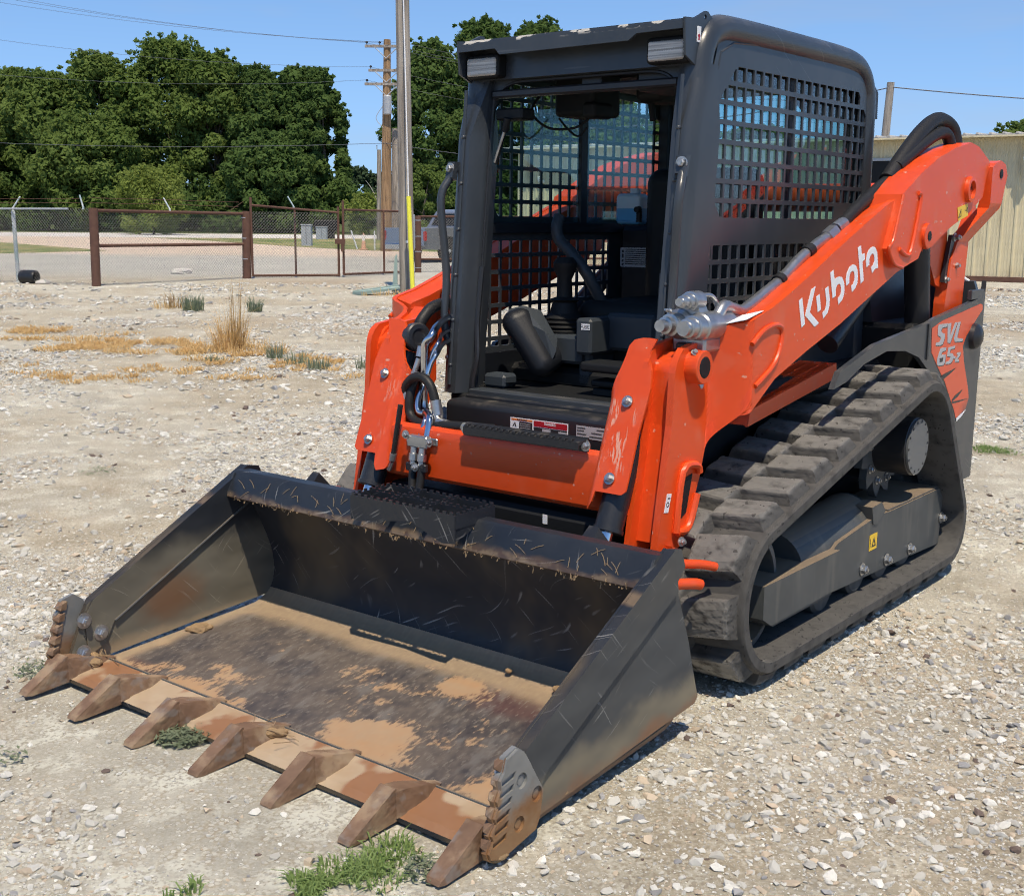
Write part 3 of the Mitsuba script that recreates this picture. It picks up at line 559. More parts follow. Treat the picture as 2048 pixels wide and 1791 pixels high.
part(L, "pipe_clamp", [box(.318, .345, -.325, -.235, .665, .705, .004), bolt((.345, -.327, .705), (1, 0, 0), .010), bolt((.345, -.222, .690), (1, 0, 0), .010), box(.318, .326, -.345, -.205, .675, .70, .003)]
     + [steps((.335, y, .665), (.1, 0, -1), [(0, .012), (.02, .012), (.022, .016), (.045, .016), (.047, .012), (.06, .012)], 12) for y in (-.30, -.262)], "m_zinc", smooth=30)
part(L, "hydraulic_hose", [tube([(.335, -.30, .62), (.345, -.300, .56), (.36, -.285, .50), (.38, -.25, .44)], .014, 10), tube([(.335, -.262, .62), (.345, -.262, .56), (.36, -.26, .50), (.37, -.24, .44)], .014, 10),
                           tube([(.24, -.425, .80), (.245, -.424, .84), (.25, -.390, .877), (.25, -.343, .888), (.25, -.305, .866), (.25, -.284, .822), (.25, -.278, .790)], .016, 12),
                           tube([(.22, -.405, .875), (.245, -.404, .81), (.25, -.398, .760), (.26, -.36, .735), (.27, -.29, .733), (.28, -.15, .745), (.27, .0, .75)], .016, 12),
                           tube([(.12, -.484, .97), (.10, -.497, 1.03), (.07, -.495, 1.075), (.0, -.50, 1.11), (-.20, -.545, 1.12)], .021, 12),
                           tube([(.335, -.361, .80), (.335, -.375, .73), (.335, -.396, .63)], .009, 8)], "m_hose", smooth=40)
part(L, "hose_clip", [box(.335, .352, -.325, -.235, .585, .612, .003)], "m_black")
for m in [cyl((.25, -.280, .815), (.25, -.268, .765), .019), cyl((.255, -.272, .765), (.262, -.255, .745), .013), cyl((.27, -.25, .748), (.27, -.20, .742), .014), cyl((.24, -.427, .835), (.24, -.424, .805), .019, sides=12),
                         cyl((.335, -.396, .63), (.335, -.402, .605), .012), cyl((.335, -.402, .60), (.335, -.418, .57), .008), bolt((.352, -.28, .60), (1, 0, 0), .010),
                         cyl((.20, -.391, .985), (.21, -.391, .95), .012), cyl((.21, -.392, .945), (.22, -.402, .90), .010), cyl((.22, -.402, .90), (.222, -.404, .88), .014)]: part(L, "hose_fitting", m, "m_zinc", smooth=30)
part(L, "pivot_end_cap", [steps((.165, -.455, 1.01), (.25, .95, .1), [(0, .05), (.03, .05), (.035, .045), (.036, .03), (.03, .02)], 28)], "m_black", smooth=30)

# ---- front of the cab: sill cover, decals, step bar
part(L, "front_cover", [rbox(-.08, .066, -.405, .405, .62, .789, .024), box(-.12, -.010, -.37, .37, .775, .800, .004)], "m_black", smooth=30)
part(L, "sill_plate", [box(-.10, -.030, -.372, .372, .790, .8165, .003)], "m_gray")
def dpx(poly, x0, x1):
    m = prism_x(poly, x0, x1); m.apply_translation([-.052, -.034, -.011]); return m
part(L, "warning_decal", dpx(Polygon([(-.067, .727), (.176, .727), (.176, .768), (-.067, .766)]), .1185, .1195), "m_white", label="red and orange warning label on the black front cover")
part(L, "decal_print", dpx(Polygon([(-.062, .757), (.028, .758), (.028, .764), (-.062, .763)]), .1196, .1202), "m_amber")
part(L, "decal_print", dpx(Polygon([(.034, .745), (.172, .745), (.172, .765), (.034, .764)]), .1196, .1202), "m_red")
part(L, "decal_print", [dpx(Polygon([(-.028, .728), (.028, .728), (.028, .755), (-.028, .755)]), .1196, .1202), dpx(Polygon([(.034, .728), (.172, .728), (.172, .743), (.034, .743)]), .1196, .1202),
                        dpx(Polygon([(-.045, .735), (-.040, .735), (-.046, .752), (-.058, .735), (-.054, .735), (-.047, .745)]), .1196, .1202)], "m_ink")
def front_text(s, h, y, z, x):
    x, y, z = x - .052, y - .034, z - .011
    m = meshkit.text_mesh(s, h, .0004, bold=True); v = np.array(m.vertices)
    return trimesh.Trimesh(np.c_[x + v[:, 2], y + v[:, 0], z + v[:, 1]], m.faces, process=False)
part(L, "decal_lettering", [front_text("WARNING", .0062, -.038, .7578, .1203)], "m_ink")
part(L, "decal_lettering", [front_text("DANGER", .0085, .077, .7535, .1203)], "m_white")
part(L, "decal_print", [dpx(Polygon([(.07, .728), (.105, .728), (.105, .740), (.07, .740)]), .1203, .1206), dpx(Polygon([(.138, .728), (.172, .728), (.172, .738), (.138, .738)]), .1203, .1206)]
     + [dpx(Polygon([(-.024, z), (.02, z), (.02, z + .002), (-.024, z + .002)]), .1203, .1206) for z in (.733, .740, .747)], "m_palegray")
part(L, "serial_decal", dpx(Polygon([(.209, .727), (.330, .727), (.330, .768), (.209, .768)]), .1185, .1195), "m_palegray", label="pale grey data label on the black front cover")
part(L, "decal_print", [dpx(Polygon([(a, z), (b, z), (b, z + .005), (a, z + .005)]), .1196, .1200) for a, b, z in ((.213, .245, .758), (.213, .24, .749), (.213, .25, .738), (.27, .31, .745), (.29, .32, .757), (.262, .318, .733))], "m_under")
_teeth = [(-.105, .735), (-.105, .770), (.40, .778), (.40, .733)]
for k in range(24):
    y = .40 - k * .021; _teeth += [(y, .727 if k % 2 else .733), (y - .019, .727 if k % 2 else .733)]
_sb = [prism_x(Polygon([(-.090, .728), (-.090, .771), (.40, .775), (.40, .732)]), .316, .324), hull([(.32, y, z) for y in (-.078, .40) for z in (.762, .773)] + [(.352, y, z) for y in (-.068, .385) for z in (.752, .763)]),
       prism_x(Polygon([(-.068, .738), (-.068, .760), (.385, .763), (.385, .741)]), .346, .353)]
for k in range(18): _sb.append(box(.328, .354, -.06 + k * .024, -.06 + k * .024 + .013, .762, .7705, .001))
part(L, "step_bar", _sb, "m_black")
for q in (-.083, .393): part(L, "bolt", bolt((.324, q, .752), (1, 0, 0), .012), "m_zinc")
_zs = lambda x: .818 + (-.252 - x) * .1505
_stp = [prism_y([(-.245, .818), (-.897, .915), (-.908, .860), (-.232, .765)], .628, .640), prism_y([(-.889, .900), (-.897, .915), (-.905, .86), (-.897, .855)], .50, .632), prism_y([(-.245, .818), (-.255, .818), (-.245, .768), (-.235, .768)], .50, .632)]
for x in np.arange(-.27, -.88, -.028): _stp.append(hull([(x + dx, y, _zs(x) + dz) for y in (.50, .632) for dx in (0, -.009) for dz in (0, -.012)]))
for y in (.50, .545, .59): _stp.append(hull([(x, y + dy, _zs(x) + dz) for x in (-.25, -.893) for dy in (0, .010) for dz in (.001, -.012)]))
part(L, "side_step", _stp, "m_orange", label="orange perforated side step in the arm's shade above the left track")
for sgn in (1, -1):
    X = (lambda m: m) if sgn > 0 else mir
    part(L, "attachment_lever", [X(tube([(.44, .66, .46), (.36, .72, .452), (.27, .765, .440), (.22, .79, .426)], .0135, 10)), X(tube([(.47, .70, .42), (.40, .74, .405), (.31, .77, .392), (.285, .78, .385)], .016, 10))], "m_orange", smooth=40)
part(L, "attachment_plate", [hull([(.40, y, .20) for y in (-.56, .56)] + [(.46, y, .46) for y in (-.56, .56)] + [(.36, y, .46) for y in (-.56, .56)] + [(.34, y, .20) for y in (-.56, .56)])]
     + [hull([(.50, s * y, .47) for y in (.54, .60)] + [(.44, s * y, .47) for y in (.54, .60)] + [(.56, s * y, .545) for y in (.55, .59)] + [(.57, s * y, .50) for y in (.545, .60)] + [(.53, s * y, .572) for y in (.555, .585)]) for s in (1, -1)], "m_black")
part(L, "white_tag", prism_x(Polygon([(.218, .478), (.236, .478), (.236, .508), (.218, .508)]), .3005, .3015), "m_white")

# ---- bucket
B = L + "__bucket"; used.add(B)
_in = spline([(1.34, .020), (1.19, .032), (.90, .049), (.62, .066), (.560, .076), (.515, .104), (.492, .15), (.492, .215), (.512, .29), (.560, .394), (.592, .455), (.606, .480)], 6)
def offset(P, d):
    t = np.gradient(P, axis=0); t /= np.linalg.norm(t, axis=1, keepdims=True)
    return P + np.stack([t[:, 1], -t[:, 0]], -1) * d
_out = offset(_in, -.012)
_shell = Polygon(np.vstack([_in, _out[::-1]]))
_lipbar = Polygon([(.592, .474), (.680, .470), (.694, .478), (.690, .490), (.652, .552), (.640, .560), (.60, .560), (.575, .50)])
_edge = Polygon([(1.345, .010), (1.345, .022), (1.325, .034), (1.205, .044), (1.195, .036), (1.20, .020)])
def grid_prism(poly, y0, y1, step):
    """prism cut into strips along y so that procedural wear has geometry to follow"""
    return prism_y(poly, y0, y1)
SIDE = [(.600, .570), (.545, .560), (.522, .506), (.566, .466), (.535, .394), (.491, .29), (.467, .216), (.430, .112), (.445, .096), (.588, .086), (1.156, .044), (1.30, .022), (1.318, .05), (1.245, .225), (1.225, .236)]
STRIP = [(.600, .571), (.575, .452), (1.155, .150), (1.19, .085), (1.25, .06), (1.26, .19), (1.226, .237)]
shell = [prism_y(_shell, -.850, .850), prism_y(_lipbar, -.850, .850), prism_y(_edge, -.845, .845)]
plates = [prism_y(SIDE, .848, .864), prism_y(STRIP, .8635, .877), prism_y(STRIP, .841, .8485)]
shell += plates + [mir(m) for m in plates]
shell += [tube([(.655, s * .846, .552), (.690, s * .843, .486)], .005, 8) for s in (1, -1)]
scene[B] = mikit.ply(cat(shell), "m_bucket", smooth=25)
labels[B] = {"label": "black toothed bucket, its floor worn and caked with dry orange mud"}
# weld bead along the folded strip, seam of the cutting edge
part(B, "weld_bead", [tube([(.580, s * .840, .452), (.86, s * .840, .304), (1.153, s * .840, .151)], .004, 6, smooth=False) for s in (1, -1)] + [tube([(1.198, -.84, .042), (1.199, .84, .042)], .005, 6, smooth=False)], "m_under", smooth=40)
def tooth(y, seed):
    r = np.random.default_rng(seed); w = .027; dx = r.normal(0, .004)
    cap = hull([(1.495 + dx, y + s * w * a, .006) for s in (1, -1) for a in (.72,)] + [(1.488 + dx, y + s * w * .80, .016) for s in (1, -1)] + [(1.475 + dx, y + s * w * .9, .004) for s in (1, -1)]
               + [(1.350, y + s * w * .92, .094) for s in (1, -1)] + [(1.344, y + s * w * .86, .092) for s in (1, -1)] + [(1.338, y + s * w, .060) for s in (1, -1)] + [(1.345, y + s * w, .012) for s in (1, -1)] + [(1.40, y + s * w, .010) for s in (1, -1)])
    shank = hull([(1.350, y + s * .027, .088) for s in (1, -1)] + [(1.350, y + s * .030, .020) for s in (1, -1)] + [(1.30, y + s * .027, .080) for s in (1, -1)] + [(1.25, y + s * .026, .058) for s in (1, -1)]
                 + [(1.17, y + s * .012, .040) for s in (1, -1)] + [(1.25, y + s * .040, .040) for s in (1, -1)] + [(1.33, y + s * .044, .030) for s in (1, -1)])
    ms = []
    for m in (cap, shank):
        m = m.subdivide_to_size(.016); v = np.array(m.vertices)
        v += (meshkit.fbm(v * 55 + seed, 3, seed)[:, None] - .5) * .004
        ms.append(trimesh.Trimesh(v, m.faces, process=False))
    return ms
for i, y in enumerate((.828, .556, .276, 0, -.276, -.556, -.828)):
    part(B, "tooth", tooth(y, 20 + i), "m_rust", smooth=28)
# side cutters
_cut = Polygon([(1.318, .250), (1.275, .262), (1.245, .240), (1.176, .128), (1.190, .058), (1.205, .034), (1.33, .012), (1.372, .026), (1.380, .045), (1.366, .072), (1.372, .085), (1.356, .108), (1.362, .122), (1.349, .144), (1.354, .160), (1.340, .182), (1.342, .205), (1.326, .222)])
_dish = [(1.262, .178), (1.205, .125), (1.270, .076)]
_face = _cut.buffer(-.004)
for q in _dish: _face = _face.difference(Point(*q).buffer(.019, 14))
for k in range(6):
    z = .062 + k * .027; x0 = 1.352 - k * .006
    _face = _face.difference(Polygon([(x0 + .012, z + .004), (x0 - .038, z + .013), (x0 - .034, z - .002), (x0 + .010, z - .010)]))
_cm2 = [prism_y(_cut, .871, .884)] + [prism_y(q, .884, .891) for q in multi(_face)] + [steps((x, .883, z), (0, 1, 0), [(0, .012), (.003, .011)], 14) for x, z in _dish]
_flare = hull([(1.318, y, .25) for y in (.871, .884)] + [(1.372, y, .03) for y in (.871, .884)] + [(1.345, .84, .235), (1.39, .84, .05), (1.335, .845, .02)])
_nuts = [bolt((x, .841, z), (0, -1, 0), .017, .016) for x, z in _dish]
for sgn in (1, -1):
    X = (lambda m: m) if sgn > 0 else mir
    part(B, "side_cutter", [X(m) for m in _cm2], "m_cutter", smooth=20)
    part(B, "cutter_edge", [X(hull([(1.318 + .053 * (1 - k / 5.5), y, .045 + k * .034) for y in (.872, .886)] + [(1.309 + .053 * (1 - k / 5.5), y, .045 + k * .034 + .034) for y in (.872, .886)] + [(1.322 + .05 * (1 - k / 5.5), .860, .052 + k * .034), (1.318 + .05 * (1 - k / 5.5), .860, .070 + k * .034), (1.336 + .05 * (1 - k / 5.5), .874, .062 + k * .034), (1.30 + .05 * (1 - k / 5.5), .865, .05 + k * .034), (1.295 + .05 * (1 - k / 5.5), .865, .075 + k * .034)])) for k in range(6)], "m_rust", smooth=25)
    for m in _nuts: part(B, "bolt", X(m), "m_zinc")
# serrated step on the lip
_sx0, _sx1, _sy0, _sy1 = .565, .742, -.185, .238
def serr(p0, p1, h, n):
    p0, p1 = np.asarray(p0, float), np.asarray(p1, float); d = (p1 - p0); Ln = np.linalg.norm(d); d /= Ln
    s = np.array([-d[1], d[0], 0]) * .0022; ms = [hull([p0 + s, p0 - s, p1 + s, p1 - s, p0 + s - [0, 0, h], p0 - s - [0, 0, h], p1 + s - [0, 0, h], p1 - s - [0, 0, h]])]
    for k in range(n):
        c = p0 + d * Ln * (k + .5) / n; w = d * Ln / n * .24
        ms.append(hull([c + w + s, c - w + s, c + w - s, c - w - s, c + w + s + [0, 0, .008], c - w + s + [0, 0, .008], c + w - s + [0, 0, .008], c - w - s + [0, 0, .008]]))
    return ms
_st = []
for x, h in ((_sx0, .03), ((_sx0 + _sx1) / 2, .03)): _st += serr((x, _sy0, .588), (x, _sy1, .588), h, 16)
_st += [prism_x(Polygon([(_sy0, .583), (_sy1, .583), (_sy1, .505), (_sy1 - .05, .500), (_sy0 + .25, .545), (_sy0 + .04, .512), (_sy0, .515)]), _sx1 - .003, _sx1 + .002)] + serr((_sx1, _sy0, .588), (_sx1, _sy1, .588), .012, 16)
for y in (_sy0, _sy0 + .14, _sy0 + .28, _sy1): _st += serr((_sx0, y, .588), (_sx1, y, .588), .04, 7)
_st += [hull([(_sx1, y, .585), (_sx0 + .05, y, .555), (_sx1 - .04, y, .52), (_sx1, y + .004, .585), (_sx0 + .05, y + .004, .555), (_sx1 - .04, y + .004, .52), (_sx1, y, .51)]) for y in (_sy0, _sy1 - .004)]
part(B, "serrated_step", _st, "m_bucket", label="black serrated step on the bucket lip")
# dried roots and straw caught along the lip
_rt = np.random.default_rng(3); _roots = []
for k in range(150):
    y = _rt.uniform(-.83, .83); x = .688 + _rt.normal(0, .004); z = .478 + _rt.normal(0, .004); Ln = _rt.uniform(.004, .018); a = _rt.uniform(-1.2, 1.2)
    _roots.append(tube([(x, y, z), (x + .006, y + math.sin(a) * Ln * .5, z + _rt.normal(-.004, .008)), (x + .004, y + math.sin(a) * Ln, z - _rt.uniform(0, .008))], .0011, 4, k=3))
for k in range(46):
    y = _rt.uniform(-.82, .82); s0 = _rt.uniform(.0, .75); x, z = .694 - .042 * s0 + .002, .482 + .07 * s0 + .002; Ln = _rt.uniform(.02, .06); a = _rt.uniform(-.9, .9)
    _roots.append(tube([(x, y, z), (x - .02 * math.cos(a) * Ln / .1, y + math.sin(a) * Ln * .6, z + .033 * math.cos(a) * Ln / .1), (x - .03 * math.cos(a) * Ln / .1, y + math.sin(a) * Ln * 1.1, min(.560, z + .05 * math.cos(a) * Ln / .1))], .0009, 4, k=3))
for k in range(30):
    y = _rt.choice([0.02, -.83]) + _rt.normal(0, .05); y = np.clip(y, -.835, .835); x, z = (1.24 + _rt.normal(0, .03), .052) if _rt.random() < .6 else (.60 + _rt.normal(0, .01), .47)
    d = _rt.normal(0, .04, 3); _roots.append(tube([(x, y, z), (x + d[0], np.clip(y + d[1], -.84, .84), z + abs(d[2]) * .3 + .004)], .0014, 4, smooth=False))
mat("m_straw", (0.27, 0.19, 0.11), 0.8)
part(B, "caught_roots", _roots, "m_straw", kind="stuff")
# clods of dry soil by the side plates
_cl2 = []
for (x, y, z, s) in [(.86, -.80, .055, .035), (.84, -.79, .055, .022), (.88, -.815, .055, .02), (1.27, .84, .05, .035), (1.30, .80, .05, .03), (1.33, .865, .02, .03), (1.24, -.835, .05, .028), (1.26, -.80, .05, .024), (1.26, .03, .05, .022), (1.24, .05, .05, .018), (.57, .3, .09, .012), (.585, .5, .085, .02), (1.05, .845, .06, .02)]:
    m = trimesh.creation.icosphere(subdivisions=2, radius=s); v = np.array(m.vertices); v *= (0.6 + .8 * meshkit.fbm(v * 60 + x * 9, 3, 5))[:, None]; v[:, 2] *= .6
    m = trimesh.Trimesh(v + [x, y, z], m.faces, process=False); _cl2.append(m)
mat("m_clod", lambda p, n, uv: mix(C(.20, .13, .07), C(.34, .24, .14), fbm(p.x * 60, p.y * 60, p.z * 60, 3)), 0.95, spec=0.1)
part(B, "soil_clods", _cl2, "m_clod", kind="stuff")

# ---- cab
def lean(m, k=.09):
    v = np.array(m.vertices); v[:, 0] += (1.59 - v[:, 2]) * k
    return trimesh.Trimesh(v, m.faces, process=False)
CAB = L + "__cab"; used.add(CAB)
labels[CAB] = {"label": "dark grey operator cab with perforated side screens and an open front"}
def grid_holes(win, x0, px, z0, pz, bx, bz):
    cells = []
    a0, b0, a1, b1 = win.bounds
    for i in range(int((a0 - x0) / px) - 2, int((a1 - x0) / px) + 2):
        for k in range(int((b0 - z0) / pz) - 2, int((b1 - z0) / pz) + 2):
            c = sbox(x0 + i * px + bx / 2, z0 + k * pz + bz / 2, x0 + (i + 1) * px - bx / 2, z0 + (k + 1) * pz - bz / 2).intersection(win)
            if c.area > 1.5e-4: cells.append(c.buffer(-.004).buffer(.004, 3))
    return unary_union([c for c in cells if not c.is_empty])
PANEL = Polygon([(-.135, .82), (-.162, 1.104), (-.18, 1.325), (-.235, 1.72), (-.246, 1.854), (-.272, 1.942), (-.352, 1.978), (-.865, 2.012), (-1.30, 2.012), (-1.415, 1.983), (-1.485, 1.889), (-1.49, 1.3), (-1.49, .86)])
WINU = Polygon([(-.384, 1.912), (-.338, 1.864), (-.268, 1.79), (-.264, 1.475), (-.312, 1.419), (-1.19, 1.422), (-1.192, 1.482), (-1.391, 1.484), (-1.448, 1.536), (-1.457, 1.80), (-1.352, 1.913)])
WINL = Polygon([(-.255, 1.346), (-.205, 1.322), (-.19, .945), (-1.04, .945), (-1.04, 1.346)])
_ph = PANEL.union(PANEL.intersection(sbox(-2, 1.6, 0, 3)).buffer(.028)).difference(grid_holes(WINU, -1.192, .0622, 1.420, .0620, .0115, .015)).difference(grid_holes(WINL, -1.192, .0622, 1.346, .0620, .0115, .015))
_pan = [prism_y(q, .462, .469) for q in multi(_ph)]
_rim = tube(np.c_[np.array(PANEL.exterior.coords)[1:12, 0], np.full(11, .4685), np.array(PANEL.exterior.coords)[1:12, 1]], .0035, 6, smooth=False)
_sidetube = tube([(-.088, .44, .80), (-.118, .44, 1.2), (-.160, .44, 1.7), (-.176, .44, 1.88), (-.205, .44, 1.965), (-.27, .44, 2.008), (-.40, .44, 2.019), (-.86, .44, 2.022), (-1.25, .44, 2.020), (-1.39, .44, 1.998), (-1.455, .44, 1.94), (-1.476, .44, 1.85), (-1.478, .44, 1.5), (-1.48, .44, .86)],
                 [.046] * 14, 16)
_pt = ((.045, .425), (.045, .46), (.058, .478), (.08, .487), (.125, .487), (.125, .42), (.085, .385), (.06, .385))
_pillar = [lean(hull([(-.072 - dx, y, 1.895) for dx, y in _pt] + [(-.072 - dx, y, z) for z in (.80, 1.70) for dx, y in ((0, .412), (0, .452), (.006, .468), (.024, .482), (.055, .487), (.17, .487), (.17, .42), (.085, .385), (.05, .385))]))]
_front = Polygon([(-.445, .80), (.445, .80), (.445, 2.0), (-.445, 2.0)]).difference(Polygon([(-.385, .75), (.385, .75), (.385, 1.89), (-.385, 1.89)]).buffer(-.11).buffer(.11, 10).union(sbox(-.385, .70, .385, 1.2)))
both(CAB, "side_post", [_sidetube] + _pillar, "m_gray", smooth=35)
both(CAB, "post_rib", [lean(tube([(-.069, .438, .83), (-.069, .438, 1.86)], .0065, 6, smooth=False))] + [lean(trimesh.creation.icosphere(subdivisions=1, radius=.0085).apply_translation([-.068, .438, z])) for z in np.arange(.90, 1.86, .16)], "m_gray", smooth=40)
both(CAB, "side_screen", _pan + [_rim], "m_gray")
scene[CAB] = mikit.ply(lean(prism_x(_front, -.170, -.150), .10), "m_gray")
part(CAB, "header_panel", [hull([(-.150, y, 2.0) for y in (-.45, .45)] + [(-.168, y, 2.0) for y in (-.45, .45)] + [(-.142, y, 1.895) for y in (-.45, .45)] + [(-.165, y, 1.895) for y in (-.45, .45)])], "m_gray")
_vis = Polygon([(-.455, 1.985), (-.285, 1.987), (-.265, 1.966), (.255, 1.970), (.285, 1.989), (.450, 1.991), (.450, 2.012), (-.455, 2.012)])
part(CAB, "visor", [prism_x(_vis, -.072, -.062), hull([(-.066, y, 2.020) for y in (-.452, .448)] + [(-.0725, y, 2.010) for y in (-.455, .450)] + [(-.12, y, 2.026) for y in (-.452, .448)] + [(-.12, y, 2.016) for y in (-.452, .448)] + [(-.064, y, 2.008) for y in (-.452, .448)])], "m_gray", smooth=30)
part(CAB, "roof", [hull([(x, y, z) for x, z in ((-.10, 2.024), (-.30, 2.040), (-.86, 2.056), (-1.30, 2.050), (-1.42, 2.015), (-1.44, 1.99), (-.10, 2.0)) for y in (-.44, .44)])], "m_gray", smooth=20)
_gus = Polygon([(-.064, 2.023), (-.12, 2.027), (-.185, 2.055), (-.20, 2.055), (-.268, 2.015), (-.268, 1.90), (-.135, 1.888), (-.074, 1.913)]).difference(Point(-.185, 2.036).buffer(.008, 8))
both(CAB, "lifting_bracket", [prism_y(_gus, .450, .458)], "m_gray")
part(CAB, "white_tag", sheet(Polygon([(-.135, 2.005), (-.158, 2.005), (-.158, 1.958), (-.135, 1.958)]), .4585), "m_white", label="small white and red tag on the cab's lifting bracket")
part(CAB, "tag_print", [sheet(Polygon([(-.139, 1.978), (-.147, 1.984), (-.154, 1.977), (-.150, 1.970), (-.154, 1.962), (-.147, 1.966), (-.139, 1.962), (-.143, 1.970)]), .4598, .0004)], "m_red")
part(CAB, "rear_bracket", [hull([(-1.44, y, 1.975) for y in (.45, .475)] + [(-1.53, y, 1.92) for y in (.45, .475)] + [(-1.535, y, 1.82) for y in (.45, .475)] + [(-1.47, y, 1.82) for y in (.45, .475)])], "m_black")
for sgn in (1, -1):
    X = (lambda m: m) if sgn > 0 else mir
    l = part(CAB, "work_light", X(rbox(-.150, -.096, .298, .447, 1.897, 1.978, .014)), "m_dark", smooth=30)
    part(CAB, "light_lens", X(rbox(-.112, -.092, .306, .439, 1.904, 1.966, .0095)), "m_lens", smooth=40)
# grab handles
both(CAB, "grab_handle", [tube([(-.065, .466, 1.59), (-.045, .476, 1.555), (-.018, .486, 1.51), (-.010, .484, 1.44), (-.022, .470, 1.22), (-.010, .470, 1.07), (-.022, .462, .985), (-.045, .448, .955)], .0145, 12), hull([(-.075, y, 1.615) for y in (.455, .487)] + [(-.05, y, 1.615) for y in (.455, .487)] + [(-.06, y, 1.55) for y in (.455, .487)] + [(-.035, y, 1.56) for y in (.455, .487)])], "m_gray", smooth=40)
both(CAB, "bolt", bolt((-.048, .472, 1.592), (1, .1, 0), .013, .012), "m_zinc"); both(CAB, "bolt", bolt((-.028, .462, .925), (1, .3, 0), .010, .010), "m_zinc")
both(CAB, "door_seal", [tube([(-.110, .378, 1.25), (-.090, .382, 1.07), (-.082, .376, 1.01), (-.068, .364, .93), (-.058, .374, .86), (-.055, .380, .80)], .011, 8), lean(tube([(-.150, .384, 1.08), (-.150, .384, 1.75), (-.150, .365, 1.84), (-.150, .30, 1.883), (-.150, .15, 1.888), (-.150, 0, 1.888)], .006, 6), .10)], "m_black", smooth=40)
# walls, floor, rear
part(CAB, "floor", [box(-1.47, -.12, -.455, .455, .80, .815, .002)], "m_dark")
_rearw = Polygon([(-.44, .80), (.44, .80), (.44, 2.0), (-.44, 2.0)]).difference(sbox(-.37, 1.42, .37, 1.93).buffer(-.06).buffer(.06, 6))
part(CAB, "rear_wall", [prism_x(_rearw, -1.485, -1.46)], "m_cabin")
scene[numbered(CAB + "__rear_window")] = mikit.ply(trimesh.Trimesh([(-1.472, -.37, 1.42), (-1.472, .37, 1.42), (-1.472, .37, 1.93), (-1.472, -.37, 1.93)], [[0, 1, 2], [0, 2, 3]], process=False), "m_glass_rear")
for s in (1, -1):
    scene[numbered(CAB + "__side_window")] = mikit.ply(trimesh.Trimesh([(-.20, s * .447, 1.40), (-1.45, s * .447, 1.40), (-1.45, s * .447, 1.95), (-.20, s * .447, 1.95)], [[0, 1, 2], [0, 2, 3]], process=False), "m_glass_side")
both(CAB, "window_frame", [box(-.845, -.80, .438, .452, 1.40, 1.95, .002), box(-1.45, -.19, .436, .455, 1.935, 1.99, .002), box(-1.45, -.19, .436, .455, 1.365, 1.405, .002), box(-1.47, -1.40, .41, .455, .82, 1.95, .002)], "m_cabin")
part(CAB, "headliner", [box(-1.45, -.60, -.43, .43, 1.93, 1.995, .01), box(-.62, -.16, -.43, .43, 1.965, 1.998, .01), box(-1.45, -.30, .30, .43, 1.88, 1.95, .02), hull([(-.75, .43, 1.93), (-1.45, .43, 1.93), (-1.05, .43, 1.80), (-1.45, .43, 1.80), (-.75, .40, 1.93), (-1.45, .40, 1.93), (-1.05, .40, 1.80), (-1.45, .40, 1.80)])], "m_dark")
part(CAB, "wiper_bar", [box(-.20, -.16, -.38, .38, 1.835, 1.862, .006), box(-.26, -.20, -.02, .06, 1.86, 1.95, .004), box(-.40, -.20, .20, .38, 1.83, 1.90, .01)], "m_black")
for m in [rbox(-.60, -.42, -.30, -.12, 1.785, 1.95, .02), rbox(-.52, -.40, -.16, -.10, 1.775, 1.83, .015), rbox(-.70, -.52, -.02, .10, 1.83, 1.95, .03), cyl((-.58, .02, 1.83), (-.58, .03, 1.77), .012), box(-.25, -.17, -.37, -.25, 1.76, 1.80, .006)]: part(CAB, "overhead_unit", m, "m_dark", smooth=30)
for m in [tube([(-.45, -.33, 1.90), (-.40, -.37, 1.84), (-.38, -.36, 1.79), (-.40, -.30, 1.745), (-.44, -.22, 1.745), (-.46, -.17, 1.775)], .0045, 8), tube([(-.62, -.42, 1.80), (-.62, -.38, 1.76), (-.62, -.33, 1.73), (-.62, -.29, 1.76)], .004, 6)]: part(CAB, "cable", m, "m_dark", smooth=40)
part(CAB, "gas_strut", [cyl((-.16, -.305, 1.765), (-.165, -.322, 1.72), .013), cyl((-.165, -.322, 1.72), (-.17, -.365, 1.61), .006)], "m_dark", smooth=30)
part(CAB, "strut_rod", cyl((-.163, -.320, 1.725), (-.168, -.368, 1.615), .0065), "m_zinc", smooth=30)
part(CAB, "seat", [rbox(-.98, -.48, -.24, .24, .98, 1.12, .05), rbox(-1.10, -.94, -.24, .24, 1.05, 1.62, .06), box(-.95, -.5, -.22, .22, .82, 1.0, .01)], "m_dark", smooth=30)
for m in [box(-1.44, -1.07, -.43, -.14, .82, 1.395, .02), box(-1.44, -1.02, .14, .43, .82, 1.40, .02), box(-1.05, -.19, -.452, -.43, .82, .93, .004), box(-1.40, -.75, .425, .448, .82, 1.38, .004)]: part(CAB, "side_trim", m, "m_cabin", smooth=20)
part(CAB, "instruction_decal", prism_x(Polygon([(-.42, 1.225), (-.245, 1.225), (-.245, 1.305), (-.42, 1.305)]), -1.069, -1.068), "m_palegray", label="pale grey instruction label at the back of the cab")
part(CAB, "decal_print", [prism_x(Polygon([(-.395, z), (-.26, z), (-.26, z + .004), (-.395, z + .004)]), -1.0678, -1.0674) for z in np.arange(1.236, 1.298, .0085)] + [prism_x(Polygon([(-.412, z), (-.402, z), (-.402, z + .009), (-.412, z + .009)]), -1.0678, -1.0674) for z in (1.285, 1.27, 1.262, 1.246, 1.23)], "m_ink")
part(CAB, "washer_bottle", [rbox(-1.06, -.98, -.395, -.275, 1.40, 1.525, .02), cyl((-1.02, -.32, 1.52), (-1.02, -.32, 1.545), .022)], "m_bottle", smooth=30, label="washer bottle half full of blue fluid")
